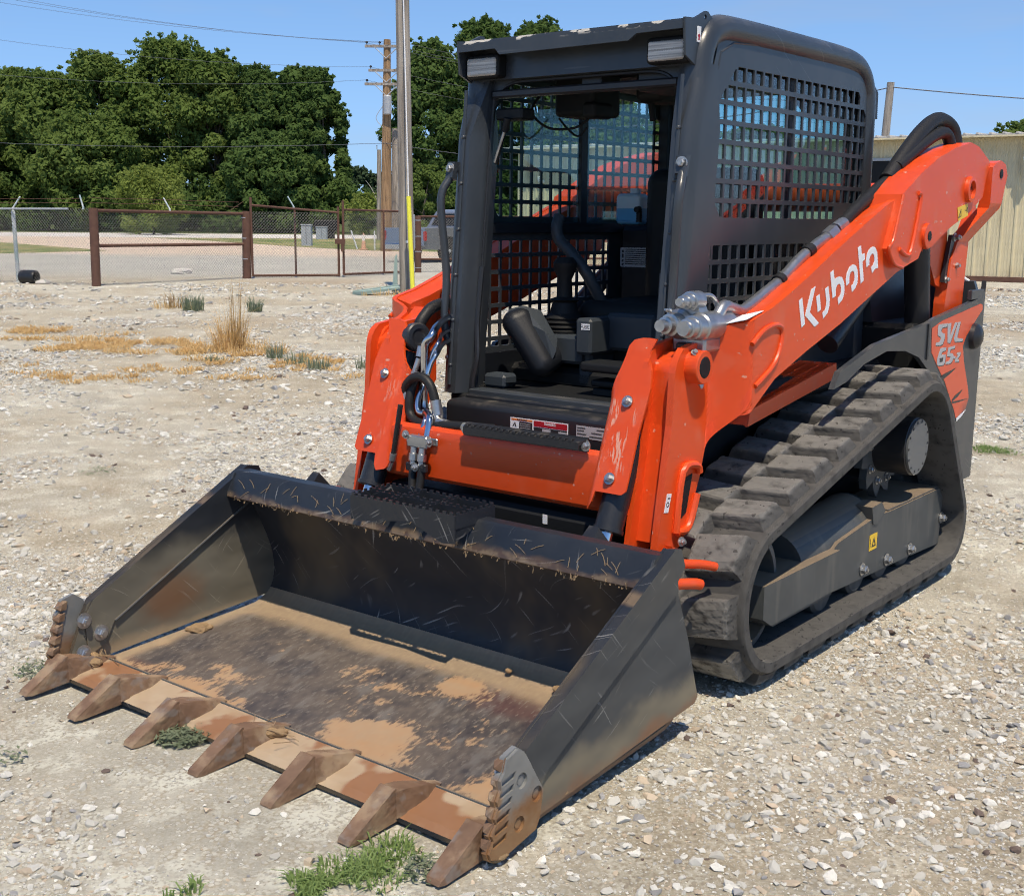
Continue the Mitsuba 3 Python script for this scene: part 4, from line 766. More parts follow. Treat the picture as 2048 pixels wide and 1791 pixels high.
part(CAB, "washer_pump", [cyl((-.99, -.282, 1.41), (-.99, -.282, 1.455), .012), steps((-.985, -.28, 1.46), (1, 0, 0), [(0, .014), (.02, .012)], 14)], "m_dark", smooth=30)
# right-hand console with joystick, seen through the front opening
part(CAB, "armrest", [hull(np.vstack([trimesh.creation.icosphere(subdivisions=2, radius=r).vertices + c for r, c in ((.048, (-.23, -.318, 1.045)), (.045, (-.25, -.305, 1.055)), (.050, (-.26, -.215, .90)), (.05, (-.32, -.22, .92)))]))], "m_cabin", smooth=40)
part(CAB, "armrest_cap", [hull([(-.23, -.352, 1.092), (-.25, -.30, 1.108), (-.30, -.255, 1.09), (-.22, -.33, 1.075), (-.25, -.20, 1.02), (-.29, -.17, .99), (-.27, -.16, .95), (-.30, -.215, 1.0), (-.26, -.168, .92)])], "m_console", smooth=20)
part(CAB, "joystick", [steps((-.42, -.235, 1.0), (0, 0, 1), [(0, .082), (.012, .085), (.018, .076), (.026, .083), (.034, .073), (.042, .080), (.050, .068), (.058, .072), (.075, .055), (.115, .045), (.125, .06), (.135, .03), (.20, .026), (.235, .042), (.26, .045), (.28, .03)], 24)], "m_dark", smooth=30)
part(CAB, "console", [box(-.60, -.32, -.37, -.09, .90, 1.003, .012), box(-.60, -.30, -.10, -.03, .94, 1.07, .010), box(-.62, -.42, -.05, .16, .95, 1.085, .012), box(-.58, -.35, -.12, -.06, .82, .95, .01), box(-.20, -.12, -.38, -.28, .815, .865, .01), hull([(-.12, -.30, .835), (-.14, -.24, .842), (-.20, -.30, .83), (-.22, -.24, .82)])], "m_console", smooth=15)
part(CAB, "fuse_label", prism_x(Polygon([(-.072, 1.030), (-.034, 1.030), (-.034, 1.052), (-.072, 1.052)]), -.2995, -.299), "m_white", label="white label reading FUSE on the console")
_ft = meshkit.text_mesh("FUSE", .0125, .0004, bold=True); _fv = np.array(_ft.vertices); _fv[:, 0] -= _fv[:, 0].mean(); 
part(CAB, "label_lettering", trimesh.Trimesh(np.c_[-.2988 + _fv[:, 2], -.053 + _fv[:, 0] * .88, 1.0347 + _fv[:, 1]], _ft.faces, process=False), "m_ink")
part(CAB, "hand_bar", tube([(-.52, -.338, 1.43), (-.50, -.336, 1.39), (-.50, -.325, 1.345), (-.50, -.27, 1.298), (-.50, -.22, 1.25), (-.52, -.185, 1.19), (-.60, -.15, 1.05)], .022, 12), "m_console", smooth=40)
part(CAB, "pedal", [rbox(-.28, -.16, .02, .20, .90, .935, .012), rbox(-.30, -.20, .04, .2, .845, .87, .01), box(-.40, -.20, .05, .30, .815, .84, .004)], "m_dark", smooth=30)
part(CAB, "caution_label", prism_x(Polygon([(-.300, 1.062), (-.262, 1.062), (-.262, 1.105), (-.300, 1.105)]), -.501, -.50), "m_white")
part(CAB, "decal_print", prism_x(Polygon([(-.300, 1.092), (-.262, 1.092), (-.262, 1.105), (-.300, 1.105)]), -.4998, -.4994), "m_amber")
part(CAB, "white_tag", prism_y(Polygon([(-.20, 1.235), (-.24, 1.235), (-.24, 1.29), (-.20, 1.29)]), -.4475, -.4465), "m_white")

# ================================================================== ground
def ground_color(p, n, uv):
    f1 = fbm(p.x * .55 + 3, p.y * .55, 0.3, 4); f2 = fbm(p.x * 2.6, p.y * 2.6 + 7, 1.3, 4); f3 = fbm(p.x * 11, p.y * 11, 2.2, 3)
    g1 = fbm(p.x * 130, p.y * 130, 3.1, 3); g2 = noise(p.x * 260 + 9, p.y * 260, 1.7)
    dirt = mix(C(.265, .222, .165), C(.36, .312, .245), f2)
    dirt = mix(dirt, C(.20, .145, .10), smoothstep(.60, .80, f3) * .45)
    dirt = mix(dirt, C(.50, .455, .39), smoothstep(.52, .72, g1) * .55)
    dirt = mix(dirt, C(.14, .11, .085), smoothstep(.45, .25, g1) * .35)
    grav = mix(C(.33, .32, .29), C(.46, .45, .42), f3)
    d0, d1, w0 = voronoi(p.x * 62 + (f3 - .5) * 2, p.y * 62 + (f2 - .5) * 3)
    peb = mix(C(.25, .235, .21), C(.58, .56, .52), w0)
    peb = mix(peb, C(.15, .125, .10), smoothstep(.22, .04, d1 - d0) * .7)
    peb = mix(peb, dirt, smoothstep(.30, .55, d0))
    cover = smoothstep(.40, .62, f1 * .65 + f2 * .35)
    col = mix(dirt, grav, cover * .6 + .1)
    col = mix(col, peb, (.18 + .45 * cover) * smoothstep(.25, .70, f3 * .6 + w0 * .4))
    mott = fbm(p.x * 5.5 + 1, p.y * 5.5, 6.2, 5)
    col = col * (.86 + .28 * g2) * (.72 + .56 * mott)
    col = mix(col, C(.55, .54, .49), smoothstep(.50, .66, fbm(p.x * 9 + 4, p.y * 9, 7.7, 5)) * smoothstep(.30, .60, g1) * (.25 + .65 * cover))
    col = col * C(.92, .93, .875)
    # distance along and across the view axis decides yard, lane and far field
    ex, ey = p.x - CAM[0], p.y - CAM[1]
    nn = ex * FH[0] + ey * FH[1]
    far = smoothstep(27.0, 33.0, nn)
    farc = mix(C(.30, .29, .275), C(.40, .385, .36), fbm(p.x * .8, p.y * .8, 5, 4))
    lane = mix(C(.40, .325, .255), C(.46, .385, .31), fbm(p.x * .2, p.y * .2, 6, 3))
    farc = mix(farc * C(.9, .92, .88), lane, smoothstep(43.0, 50.0, nn + (f1 - .5) * 6))
    farc = mix(farc, C(.07, .09, .035), smoothstep(106.0, 109.0, nn))
    wet = smoothstep(.52, .66, fbm(p.x * .16 + p.y * .25, p.y * .16 - p.x * .25 + 3, 4.4, 3)) * smoothstep(14.0, 18.0, nn) * (1 - far)
    col = mix(col, C(.24, .19, .135), wet * .6)
    return mix(col, farc, far)
def ground_bump(p, n, uv):
    return fbm(p.x * 70, p.y * 70, 1, 4) + fbm(p.x * 12, p.y * 12, 2, 2)
mat("m_ground", ground_color, 0.95, spec=0.15, bump=(ground_bump, 0.012, 2e-3))
def axis(a, b, step, far): 
    mid = np.arange(a, b + 1e-6, step); g = np.geomspace(step * 1.5, far, 26)
    return np.r_[(a - np.cumsum(np.diff(np.r_[0, g])))[::-1], mid, b + np.cumsum(np.diff(np.r_[0, g]))]
_e, _n = axis(-9, 9, .09, 2500), axis(.5, 24, .09, 4000)
_EE, _NN = np.meshgrid(_e, _n, indexing="ij")
_gx, _gy = CAM[0] + _EE * RH[0] + _NN * FH[0], CAM[1] + _EE * RH[1] + _NN * FH[1]
def gz(x, y):
    p = np.stack([np.asarray(x) * .7, np.asarray(y) * .7, np.zeros_like(x)], -1)
    h = -(meshkit.fbm(p, 4, 11)) * .045 + .0125
    fade = np.exp(-np.maximum(0, np.hypot(np.asarray(x) - 0, np.asarray(y)) - 14) / 6)
    return np.minimum(h, .004) * fade
_gzv = gz(_gx, _gy)
_ni, _nj = _EE.shape; _id = np.arange(_ni * _nj).reshape(_ni, _nj)
_F = np.vstack([np.stack([_id[:-1, :-1], _id[1:, :-1], _id[1:, 1:]], -1).reshape(-1, 3), np.stack([_id[:-1, :-1], _id[1:, 1:], _id[:-1, 1:]], -1).reshape(-1, 3)])
whole("gravel_ground", trimesh.Trimesh(np.c_[_gx.ravel(), _gy.ravel(), _gzv.ravel()], _F, process=False), "m_ground", "pale dusty yard of dirt and crushed stone", kind="structure", smooth=True)
def flat(name, P, z, m, label, kind="structure"):
    pts = [G(e, n)[:2] for e, n in P]
    return whole(name, prism_z(Polygon(pts), z - .05, z), m, label, kind=kind)
mat("m_road", lambda p, n, uv: mix(C(.30, .29, .27), C(.40, .385, .36), fbm(p.x * .7, p.y * .7, 1, 4)), 0.9)
flat("road", [(-400, 86), (-24, 86), (-8, 90), (60, 88), (400, 80), (400, 104), (60, 107), (-24, 107), (-400, 107)], .006, "m_road", "pale asphalt road in front of the trees")
def c_grass(p, n, uv):
    f = fbm(p.x * 1.3, p.y * 1.3, 1, 4)
    return mix(C(.075, .105, .035), C(.20, .17, .085), smoothstep(.35, .7, f))
mat("m_turf", c_grass, 0.95, spec=0.1)
flat("grass_verge", [(-60, 66), (-27.8, 66.5), (-18.3, 53.5), (-17.0, 51.5), (-19.3, 46.8), (-40, 46)], .010, "m_turf", "green grass verge left of the dirt lane")
flat("grass_verge", [(-24.8, 84), (-19, 76), (-14.8, 68.5), (-9.5, 59.5), (-5.9, 55.0), (-2.5, 54.2), (8, 54), (30, 50), (40, 84), (-8, 86.5)], .010, "m_turf", "green grass verge with cabinets and marker stakes")

# stones lying on the yard
_oct = trimesh.Trimesh([(1, 0, 0), (-1, 0, 0), (0, 1, 0), (0, -1, 0), (0, 0, 1), (0, 0, -.6)], [[0, 2, 4], [2, 1, 4], [1, 3, 4], [3, 0, 4], [2, 0, 5], [1, 2, 5], [3, 1, 5], [0, 3, 5]], process=False)
_ico0 = trimesh.creation.icosahedron()
def gravel_density(x, y):
    p = np.stack([x * .75 + 3, y * .75, 0 * x], -1); q = np.stack([x * 2.1, y * 2.1, 0 * x + 4], -1)
    d = np.clip((meshkit.fbm(p, 3, 21) * .7 + meshkit.fbm(q, 3, 22) * .3 - .44) * 5.5, 0.05, 1)
    return d
def loader_zone(x, y):
    m = (np.abs(y) < .80) & (x > -1.6) & (x < -.1)
    return m
def stones(N, n0, n1, rmin, rmax, seed, bands=(), tiny=False):
    r = np.random.default_rng(seed); out = []
    tan = math.tan(math.radians(25.5))
    nn = np.sqrt(r.uniform(n0 ** 2, n1 ** 2, N * 4)); ee = r.uniform(-1, 1, N * 4) * (nn * tan + .35)
    x = CAM[0] + ee * RH[0] + nn * FH[0]; y = CAM[1] + ee * RH[1] + nn * FH[1]
    d = gravel_density(x, y)
    for bx, by, ux, uy, la, lb, amp in bands:
        a = (x - bx) * ux + (y - by) * uy; b = -(x - bx) * uy + (y - by) * ux
        d = np.clip(d + amp * np.exp(-(a / la) ** 2 - (b / lb) ** 2), 0, 1)
    k = (r.random(N * 4) < d) & ~loader_zone(x, y)
    x, y = x[k][:N], y[k][:N]; M = len(x)
    s = rmin * (rmax / rmin) ** (r.random(M) ** 2.6)
    shape = _oct if tiny else _ico0; base = np.array(shape.vertices)
    V = base[None] * (1 + r.normal(0, .30, (M, len(base), 1)).clip(-.6, .7))
    V = V * np.stack([np.ones(M), r.uniform(.55, 1, M), r.uniform(.28, .62, M)], -1)[:, None]
    a = r.uniform(0, 6.283, M); tl = r.normal(0, .25, M); ca, sa, ct, st = np.cos(a), np.sin(a), np.cos(tl), np.sin(tl)
    X, Y, Z = V[..., 0], V[..., 1], V[..., 2]
    X, Z = X * ct[:, None] - Z * st[:, None], X * st[:, None] + Z * ct[:, None]
    X, Y = X * ca[:, None] - Y * sa[:, None], X * sa[:, None] + Y * ca[:, None]
    P = np.stack([X, Y, Z], -1) * s[:, None, None]
    P += np.stack([x, y, gz(x, y) + s * .18], -1)[:, None]
    t = r.random(M)[:, None]; w = r.random(M)[:, None]
    col = np.array([.60, .595, .55]) * (1 - t) + np.array([.38, .37, .33]) * t
    col = np.where(w < .07, np.array([[.28, .28, .28]]), col); col = np.where((w > .86), np.array([[.44, .37, .28]]), col); col = np.where(w > .985, np.array([[.13, .10, .085]]), col)
    col = np.repeat(np.clip(col * r.uniform(.85, 1.15, (M, 1)), 0, .7), len(base), 0)
    F = (np.array(shape.faces)[None] + (np.arange(M) * len(base))[:, None, None]).reshape(-1, 3)
    return P.reshape(-1, 3), F, col
BANDS = [(1.25, 1.75, .35, -.94, .9, .35, .8), (1.9, 1.55, .6, -.8, .6, .35, .7), (.75, 1.15, -.2, 1, .5, .3, .6), (-.6, 1.4, -1, .25, 1.5, .45, .5), (.9, -1.35, .9, .4, .5, .5, .6), (.2, -1.7, 1, .2, .8, .5, .5)]
_S = [stones(15000, 2.0, 4.4, .004, .019, 1, BANDS), stones(64000, 2.0, 5.0, .0020, .0058, 2, BANDS, tiny=True), stones(20000, 4.0, 9.0, .006, .024, 3, BANDS), stones(52000, 4.5, 10, .0035, .009, 6, BANDS, tiny=True), stones(14000, 8.0, 18.0, .012, .042, 4), stones(36000, 7.5, 20.0, .008, .020, 7, tiny=True), stones(5000, 17, 27, .02, .06, 5)]
_V, _Fs, _Cc, _o = [], [], [], 0
for v, f, c in _S: _V.append(v); _Fs.append(f + _o); _Cc.append(c); _o += len(v)
scene["m_stone"] = {"type": "twosided", "bsdf": {"type": "principled", "roughness": 0.9, "specular": 0.2, "base_color": {"type": "mesh_attribute", "name": "vertex_color"}}}
whole("gravel", trimesh.Trimesh(np.vstack(_V), np.vstack(_Fs), process=False), "m_stone", "loose crushed limestone scattered over the yard", kind="stuff", color=np.vstack(_Cc))
for P, s, lab in ((G(-9.95, 26.0), .12, "white stone beside the black pipe under the fence post"), (G(-8.35, 31.0), .22, "long pale stone lying behind the rusty fence")):
    m = trimesh.creation.icosphere(subdivisions=3, radius=s); v = np.array(m.vertices); v *= (.6 + .8 * meshkit.fbm(v * 7 + s * 9, 3, 9))[:, None]; v[:, 2] *= .5
    v[:, :2] = v[:, :1] * 1.3 * RH + v[:, 1:2] * .7 * FH
    whole("white_stone", trimesh.Trimesh(v + P + [0, 0, s * .2], m.faces, process=False), "m_palestone" if "m_palestone" in scene else mat("m_palestone", (.5, .48, .44), .9), lab, "stone", smooth=40)

# ================================================================== plants
def blades(r, centre, N, spread, h, w, lean=.5, h_var=.4):
    """N bent grass blades: (vertices, faces)"""
    a = r.uniform(0, 6.283, N); d = spread * np.sqrt(r.random(N)); c = np.asarray(centre)[None] + np.stack([d * np.cos(a), d * np.sin(a), 0 * a], -1)
    hh = h * (1 + r.normal(0, h_var, N)).clip(.25, 2); b = r.uniform(0, 6.283, N); lx = lean * r.random(N) * hh
    out = np.stack([np.cos(a), np.sin(a)], -1) * .6 + np.stack([np.cos(b), np.sin(b)], -1) * .6
    V = np.zeros((N, 5, 3)); side = np.stack([-np.sin(b), np.cos(b), 0 * b], -1) * (w / 2)
    mid = c + np.c_[out * (lx * .35)[:, None], hh * .6]; tip = c + np.c_[out * lx[:, None], hh * (1 - .25 * lean)]
    V[:, 0], V[:, 1], V[:, 2], V[:, 3], V[:, 4] = c - side, c + side, mid + side * .8, mid - side * .8, tip
    F = np.array([[0, 1, 2], [0, 2, 3], [3, 2, 4]])[None] + (np.arange(N) * 5)[:, None, None]
    return trimesh.Trimesh(V.reshape(-1, 3), F.reshape(-1, 3), process=False)
def leafmat(key, a, b, trans=.35, sc=1.0):
    def f(p, n, uv): return mix(C(*a), C(*b), fbm(p.x * sc, p.y * sc, p.z * sc, 3))
    scene[key] = {"type": "principledthin", "base_color": mikit.proc(f), "roughness": .6, "diff_trans": 2 * trans, "spec_trans": 0.0, "eta": 1.4}
    return key
leafmat("m_dry", (.58, .36, .13), (.80, .60, .32), .3, 9)
leafmat("m_drydark", (.30, .19, .08), (.50, .34, .16), .3, 9)
leafmat("m_weed", (.17, .21, .13), (.30, .34, .23), .4, 20)
leafmat("m_fresh", (.16, .25, .07), (.32, .42, .17), .35, 20)
rg = np.random.default_rng(31)
tk = thing("dry_grass_tuft", "tall dry straw-coloured grass tuft standing in the yard", "grass tuft")
part(tk, "blades", [blades(rg, G(-3.06, 13.2), 300, .16, .28, .006, 1.1, .5), blades(rg, G(-3.05, 13.2), 60, .14, .50, .005, .7, .35), blades(rg, G(-3.0, 13.2), 14, .10, .72, .004, .35, .2), blades(rg, G(-3.05, 13.1), 300, .42, .12, .006, 1.6, .5), blades(rg, G(-2.6, 12.9), 160, .22, .13, .006, 1.2)], "m_dry")
part(tk, "stalks", [blades(rg, G(-2.98, 13.15), 26, .07, .52, .009, .25)], "m_drydark")
_dry = []
for e, n, se, N, h in [(-4.62, 13.6, .8, 900, .07), (-3.9, 13.4, .7, 700, .06), (-5.6, 14.6, .8, 450, .06), (-6.6, 15.5, .7, 350, .07), (-2.4, 12.2, .55, 450, .06), (-1.9, 11.6, .3, 150, .05), (-3.7, 10.7, .45, 260, .05), (-3.0, 11.4, .45, 200, .05), (-2.55, 10.9, .3, 110, .05), (-5.0, 11.6, .3, 120, .05), (-3.2, 12.9, .5, 450, .07), (-4.3, 10.9, .25, 90, .05), (-1.35, 11.0, .2, 60, .05)]:
    for q in range(9):
        a, d = rg.uniform(0, 6.283), se * math.sqrt(rg.random()); _dry.append(blades(rg, G(e + 1.5 * d * math.cos(a), n + .8 * d * math.sin(a)), int(N * .22), se * rg.uniform(.12, .34), h * .75, .010, 2.4))
_dry.append(cat([blades(rg, G(e, n), 60, .35, .10, .012, 1.0) for e, n in ((-2.1, 23.2), (-2.5, 23.0), (-1.8, 23.4), (-5.35, 19.3))]))
whole("dry_grass", _dry, "m_dry", "matted dry straw-coloured grass spread over the gravel", kind="stuff")
def weed(e, n, s, h, lab, m="m_weed", N=120, w=.012, lean=.8):
    whole("weed", blades(rg, G(e, n), N, s, h, w, lean), m, lab, "weed")
weed(-4.94, 18.9, .16, .20, "round green weed left of the tall dry tuft, far out in the yard", N=200)
weed(-3.97, 18.8, .11, .18, "green weed right of the tall dry tuft, far out in the yard", N=130)
weed(-5.35, 19.4, .20, .2, "small brown and green weed beside a broken stalk", "m_drydark", 60)
weed(-2.45, 12.5, .09, .13, "low green weed at the right foot of the tall dry tuft", N=90, w=.008)
weed(-2.15, 12.0, .10, .10, "low green weed among dry grass, second from the tall tuft", N=80, w=.008)
weed(-1.86, 11.6, .12, .09, "low green weed at the right end of the dry grass", N=110, w=.008)
weed(-1.45, 11.7, .06, .10, "lone small green weed on gravel near the loader's right arm", N=50, w=.008)
weed(-2.98, 12.1, .10, .06, "sprawling green weed below the dry tuft", N=60, w=.008)
def rosette(e, n, s, N, lab, m, h=.03):
    P = G(e, n); x, y = P[0], P[1]; c = np.array([x, y, float(gz(np.array([x]), np.array([y]))[0])]); ms = []
    a = rg.uniform(0, 6.283, N); d = s * np.sqrt(rg.random(N)); 
    V = np.zeros((N, 4, 3)); base = c + np.stack([d * np.cos(a), d * np.sin(a), rg.uniform(.003, h, N)], -1)
    b = rg.uniform(0, 6.283, N); ln = rg.uniform(.005, .013, N); u = np.stack([np.cos(b), np.sin(b), rg.normal(.25, .3, N)], -1) * ln[:, None]; v = np.stack([-np.sin(b), np.cos(b), rg.normal(0, .2, N)], -1) * (ln * .34)[:, None]
    V[:, 0], V[:, 1], V[:, 2], V[:, 3] = base - u, base + v, base + u, base - v
    F = np.array([[0, 1, 2], [0, 2, 3]])[None] + (np.arange(N) * 4)[:, None, None]
    whole("ground_weed", trimesh.Trimesh(V.reshape(-1, 3), F.reshape(-1, 3), process=False), m, lab, "weed")
import collections
def px_ground(a, b):
    """where the ray through the photograph's pixel meets the yard, as (e, n)"""
    d = fw + np.cross(fw, upv) * (a - 1024) / FPX - upv * (b - 895.5) / FPX
    t = -CAM[2] / d[2]; q = d[:2] * t; return q @ RH, q @ FH
for (a, b), s, N, lab, m in [((372, 1475), .085, 900, "bluish green creeping weed between the bucket teeth", "m_weed"), ((735, 1735), .12, 1000, "bright green grass patch in front of the bucket, nearest its left corner", "m_fresh"), ((640, 1775), .06, 420, "bright green grass patch at the lower edge, left of the largest patch", "m_fresh"),
                             ((850, 1745), .05, 170, "grey green weed under the outermost left tooth", "m_weed"), ((65, 1340), .06, 150, "grey green weed beside the outermost right tooth", "m_weed"), ((195, 945), .10, 110, "flat green weed on gravel behind the bucket", "m_weed"), ((1975, 900), .20, 420, "green weed patch on gravel behind the loader's rear corner", "m_fresh"), ((15, 1520), .05, 60, "small weed at the left edge of the yard", "m_weed"), ((365, 1780), .04, 60, "faint green sprouts at the lower edge, leftmost patch", "m_fresh")]:
    e, n = px_ground(a, b)
    if m == "m_fresh": whole("ground_weed", [blades(rg, G(e + rg.normal(0, s * .45), n + rg.normal(0, s * .4)), int(N * .12), s * rg.uniform(.15, .5), .022, .0045, 1.6) for q in range(10)], m, lab, "weed")
    else: rosette(e, n, s, N, lab, m)

# ---- trees
leafmat("m_leaf", (.115, .185, .045), (.225, .300, .090), .50, .3)
leafmat("m_leaf_dark", (.080, .145, .042), (.160, .235, .075), .48, .3)
leafmat("m_leaf_light", (.20, .27, .06), (.32, .38, .11), .5, .8)
leafmat("m_leaf_far", (.05, .085, .045), (.085, .125, .065), .3, .3)
mat("m_bark", (.10, .085, .07), .9)
mat("m_deadwood", (.42, .39, .35), .9)
def leaves(r, centres, radii, per, size, flat=.0):
    Vs = []
    for c, R in zip(centres, radii):
        N = int(per * (R / radii.mean()) ** 2)
        d = r.normal(0, 1, (N, 3)); d /= np.linalg.norm(d, axis=1, keepdims=True)
        q = c + d * (R * (r.random(N) ** .38))[:, None] * np.array([1, 1, .8])
        nrm = d + r.normal(0, .55, (N, 3)) + [0, 0, .35]; nrm /= np.linalg.norm(nrm, axis=1, keepdims=True)
        t = np.cross(nrm, r.normal(0, 1, (N, 3))); t /= np.linalg.norm(t, axis=1, keepdims=True); b = np.cross(nrm, t)
        s = size * r.uniform(.6, 1.25, N)[:, None]
        Vs.append(np.stack([q - t * s, q + b * s * .55 - nrm * s * .15, q + t * s, q - b * s * .55 - nrm * s * .15], 1))
    V = np.vstack(Vs); N = len(V)
    F = np.array([[0, 1, 2], [0, 2, 3]])[None] + (np.arange(N) * 4)[:, None, None]
    return trimesh.Trimesh(V.reshape(-1, 3), F.reshape(-1, 3), process=False)
def tree(name, e, n, h, w, seed, lab, m="m_leaf", nc=130, per=230, size=.27, base=.06, group=None, category="tree", lop=0):
    r = np.random.default_rng(seed); P = G(e, n); t = thing(name, lab, category, group)
    top = P + [r.normal(0, .3), r.normal(0, .3), h * .8]
    lim = [tube([P, P + [r.normal(0, .2), r.normal(0, .2), h * .35], top], [h * .022, h * .016, h * .004], 8, k=5)]
    cs, rs = [], []
    for k in range(nc):
        u = r.random() ** .85; z = h * (base + (1 - base) * u)
        prof = w * .5 * (math.sin(math.pi * min(1, (u * .86 + .14)) ** .9) ** .55)
        a = r.uniform(0, 6.283); d = prof * math.sqrt(r.uniform(.10, 1.0))
        c = P + [d * math.cos(a), d * math.sin(a), z]; R = w * r.uniform(.10, .18)
        c[2] = min(c[2], h - R * .7)
        cs.append(c); rs.append(R)
    for k in range(9):
        c = cs[r.integers(len(cs))]; s0 = P + [0, 0, max(h * .15, (c[2]) * .55)]
        lim.append(tube([s0, (s0 + c) / 2 + [0, 0, -.1 * h * .1], c], [h * .008, h * .005, h * .002], 6, k=3))
    part(t, "trunk", lim, "m_bark", smooth=True)
    cs, rs = np.array(cs), np.array(rs)
    # twig tips that break the outline
    up_ = cs[cs[:, 2] > h * .6]; tips = np.array([c + np.array([r.normal(0, w * .07), r.normal(0, w * .07), w * .10]) + np.array([r.normal(0, .12), r.normal(0, .12), 1]) * q * w * .035 for c in up_ for _ in (0, 1) for q in range(3)])
    tips[:, 2] = np.minimum(tips[:, 2], h * r.uniform(.97, 1.04, len(tips)))
    part(t, "crown", [leaves(r, cs, rs, per, size), leaves(r, tips, np.full(len(tips), w * .028), 16, size * .8)], m)
    return t
TG = "trees beyond the road"
for e, n, h, w, sd, lab, m in [(-58, 128, 15.0, 11, 1, "leafy green tree at the far left edge of the tree row", "m_leaf"), (-50.5, 126, 15.3, 9.5, 2, "green tree at the left of the row, second from the edge", "m_leaf"), (-46, 122, 14.6, 9.5, 3, "rounded green tree left of the tallest crown", "m_leaf"),
                               (-41, 124, 16.6, 9, 4, "green tree joining the left shoulder of the tallest crown", "m_leaf"), (-35.3, 128, 18.6, 11.5, 5, "tallest broad green tree of the left row", "m_leaf"), (-30, 125, 17.0, 8.5, 6, "green tree just right of the tallest crown", "m_leaf"),
                               (-25.2, 124, 15.5, 7.6, 7, "dark green tree, third from the right end of the left row", "m_leaf_dark"), (-21.6, 123, 15.4, 7, 8, "dark green tree, second from the right end of the left row", "m_leaf_dark"), (-18.9, 122, 15.2, 5.6, 9, "dark green tree at the right end of the left row", "m_leaf_dark"),
                               (-53, 116, 10.5, 9, 21, "lower bright green tree in front of the left end of the row", "m_leaf"), (-40, 117, 10.5, 10, 22, "bushy mid green tree in front of the tallest tree", "m_leaf"), (-23, 117, 9.0, 8, 23, "low dark tree in front of the right end of the left row", "m_leaf_dark"),
                               (-8.2, 122, 18.0, 8, 10, "tall dark green tree just right of the near utility pole", "m_leaf_dark"), (-3.0, 126, 20.3, 9, 11, "tall green tree rising behind the cab's right post", "m_leaf_dark"), (2.6, 128, 20.8, 8, 12, "tall green tree whose top shows over the cab roof", "m_leaf_dark"), (8.5, 126, 15, 9, 13, "green tree seen through the cab's right screen", "m_leaf")]:
    tree("tree", e, n, h, w, sd, lab, m, group=None)
tree("tree", 15, 120, 11, 10, 14, "tree behind the metal building, seen through the cab windows", "m_leaf")
tree("tree", 23, 120, 10, 9, 15, "low tree behind the metal building, seen through the rear cab window", "m_leaf")
tree("tree", 37.2, 92, 8.6, 5, 16, "tree top showing over the metal building at the right edge", "m_leaf", nc=40)
tree("bush", -28.8, 99, 5.2, 6.0, 17, "bright yellow green bush standing alone beyond the fence", "m_leaf_light", nc=60, per=200, size=.13, base=.10, category="bush")
tree("bush", -12.6, 108, 3.4, 5, 18, "pale yellow green bush right of the gate", "m_leaf_light", nc=30, per=120, size=.15, base=.08, category="bush")
tree("bush", -8.0, 112, 6.0, 5.5, 19, "light green bush at the foot of the tree right of the near pole", "m_leaf", nc=40, per=150, size=.17, base=.06, category="bush")
for i, (e, h) in enumerate([(-34, 8.5), (-29, 10.2), (-24.5, 9.2), (-19, 10.5), (-14, 9.5)]):
    tree("tree", e, 225, h, 8, 40 + i, "far bluish tree in the gap between the two tree rows, " + ["leftmost of five", "second from the left", "middle one of five", "second from the right", "rightmost of five"][i], "m_leaf_far", nc=40, per=120, size=.42)
r9 = np.random.default_rng(77)
_uc = np.array([G(e, n, z) for e in np.arange(-66, -14.5, 1.1) for n, z in ((115 + r9.normal(0, 1), r9.uniform(.5, 2.2)), (119 + r9.normal(0, 1), r9.uniform(1.5, 4.5)))] + [G(e, 114 + r9.normal(0, 1), r9.uniform(.5, 3)) for e in np.arange(-11, 34, 1.1)])
whole("undergrowth", leaves(r9, _uc, r9.uniform(1.0, 1.7, len(_uc)), 130, .26), "m_leaf_dark", "dark undergrowth filling the foot of the tree rows", kind="stuff")
P = G(-11.9, 108)
whole("dead_tree", [tube([P, P + [.1, .1, 1.6], P + [.2, -.1, 3.6]], [.09, .07, .02], 6)] + [tube([P + [.1, .1, 1.2 + .35 * k], P + [.1 + .5 * math.cos(2.4 * k), .1 + .5 * math.sin(2.4 * k), 2.0 + .4 * k], P + [.1 + 1.0 * math.cos(2.4 * k), .1 + 1.0 * math.sin(2.4 * k), 2.9 + .35 * k]], [.05, .035, .01], 5) for k in range(6)], "m_deadwood", "small bare pale dead tree in front of the far trees", "tree", smooth=True)
P = G(-50, 100)
whole("dead_branches", [tube([P + [-.8 * k, .8 * k, .3], P + [-.6 * k + .8, .7 * k + .3, 1.9 + .3 * (k % 3)], P + [-.6 * k + 1.8, .7 * k - .5, 3.2 + .5 * (k % 2)]], [.05, .035, .01], 5) for k in range(7)], "m_deadwood", "bare pale branches at the left edge before the trees", "branches", smooth=True)

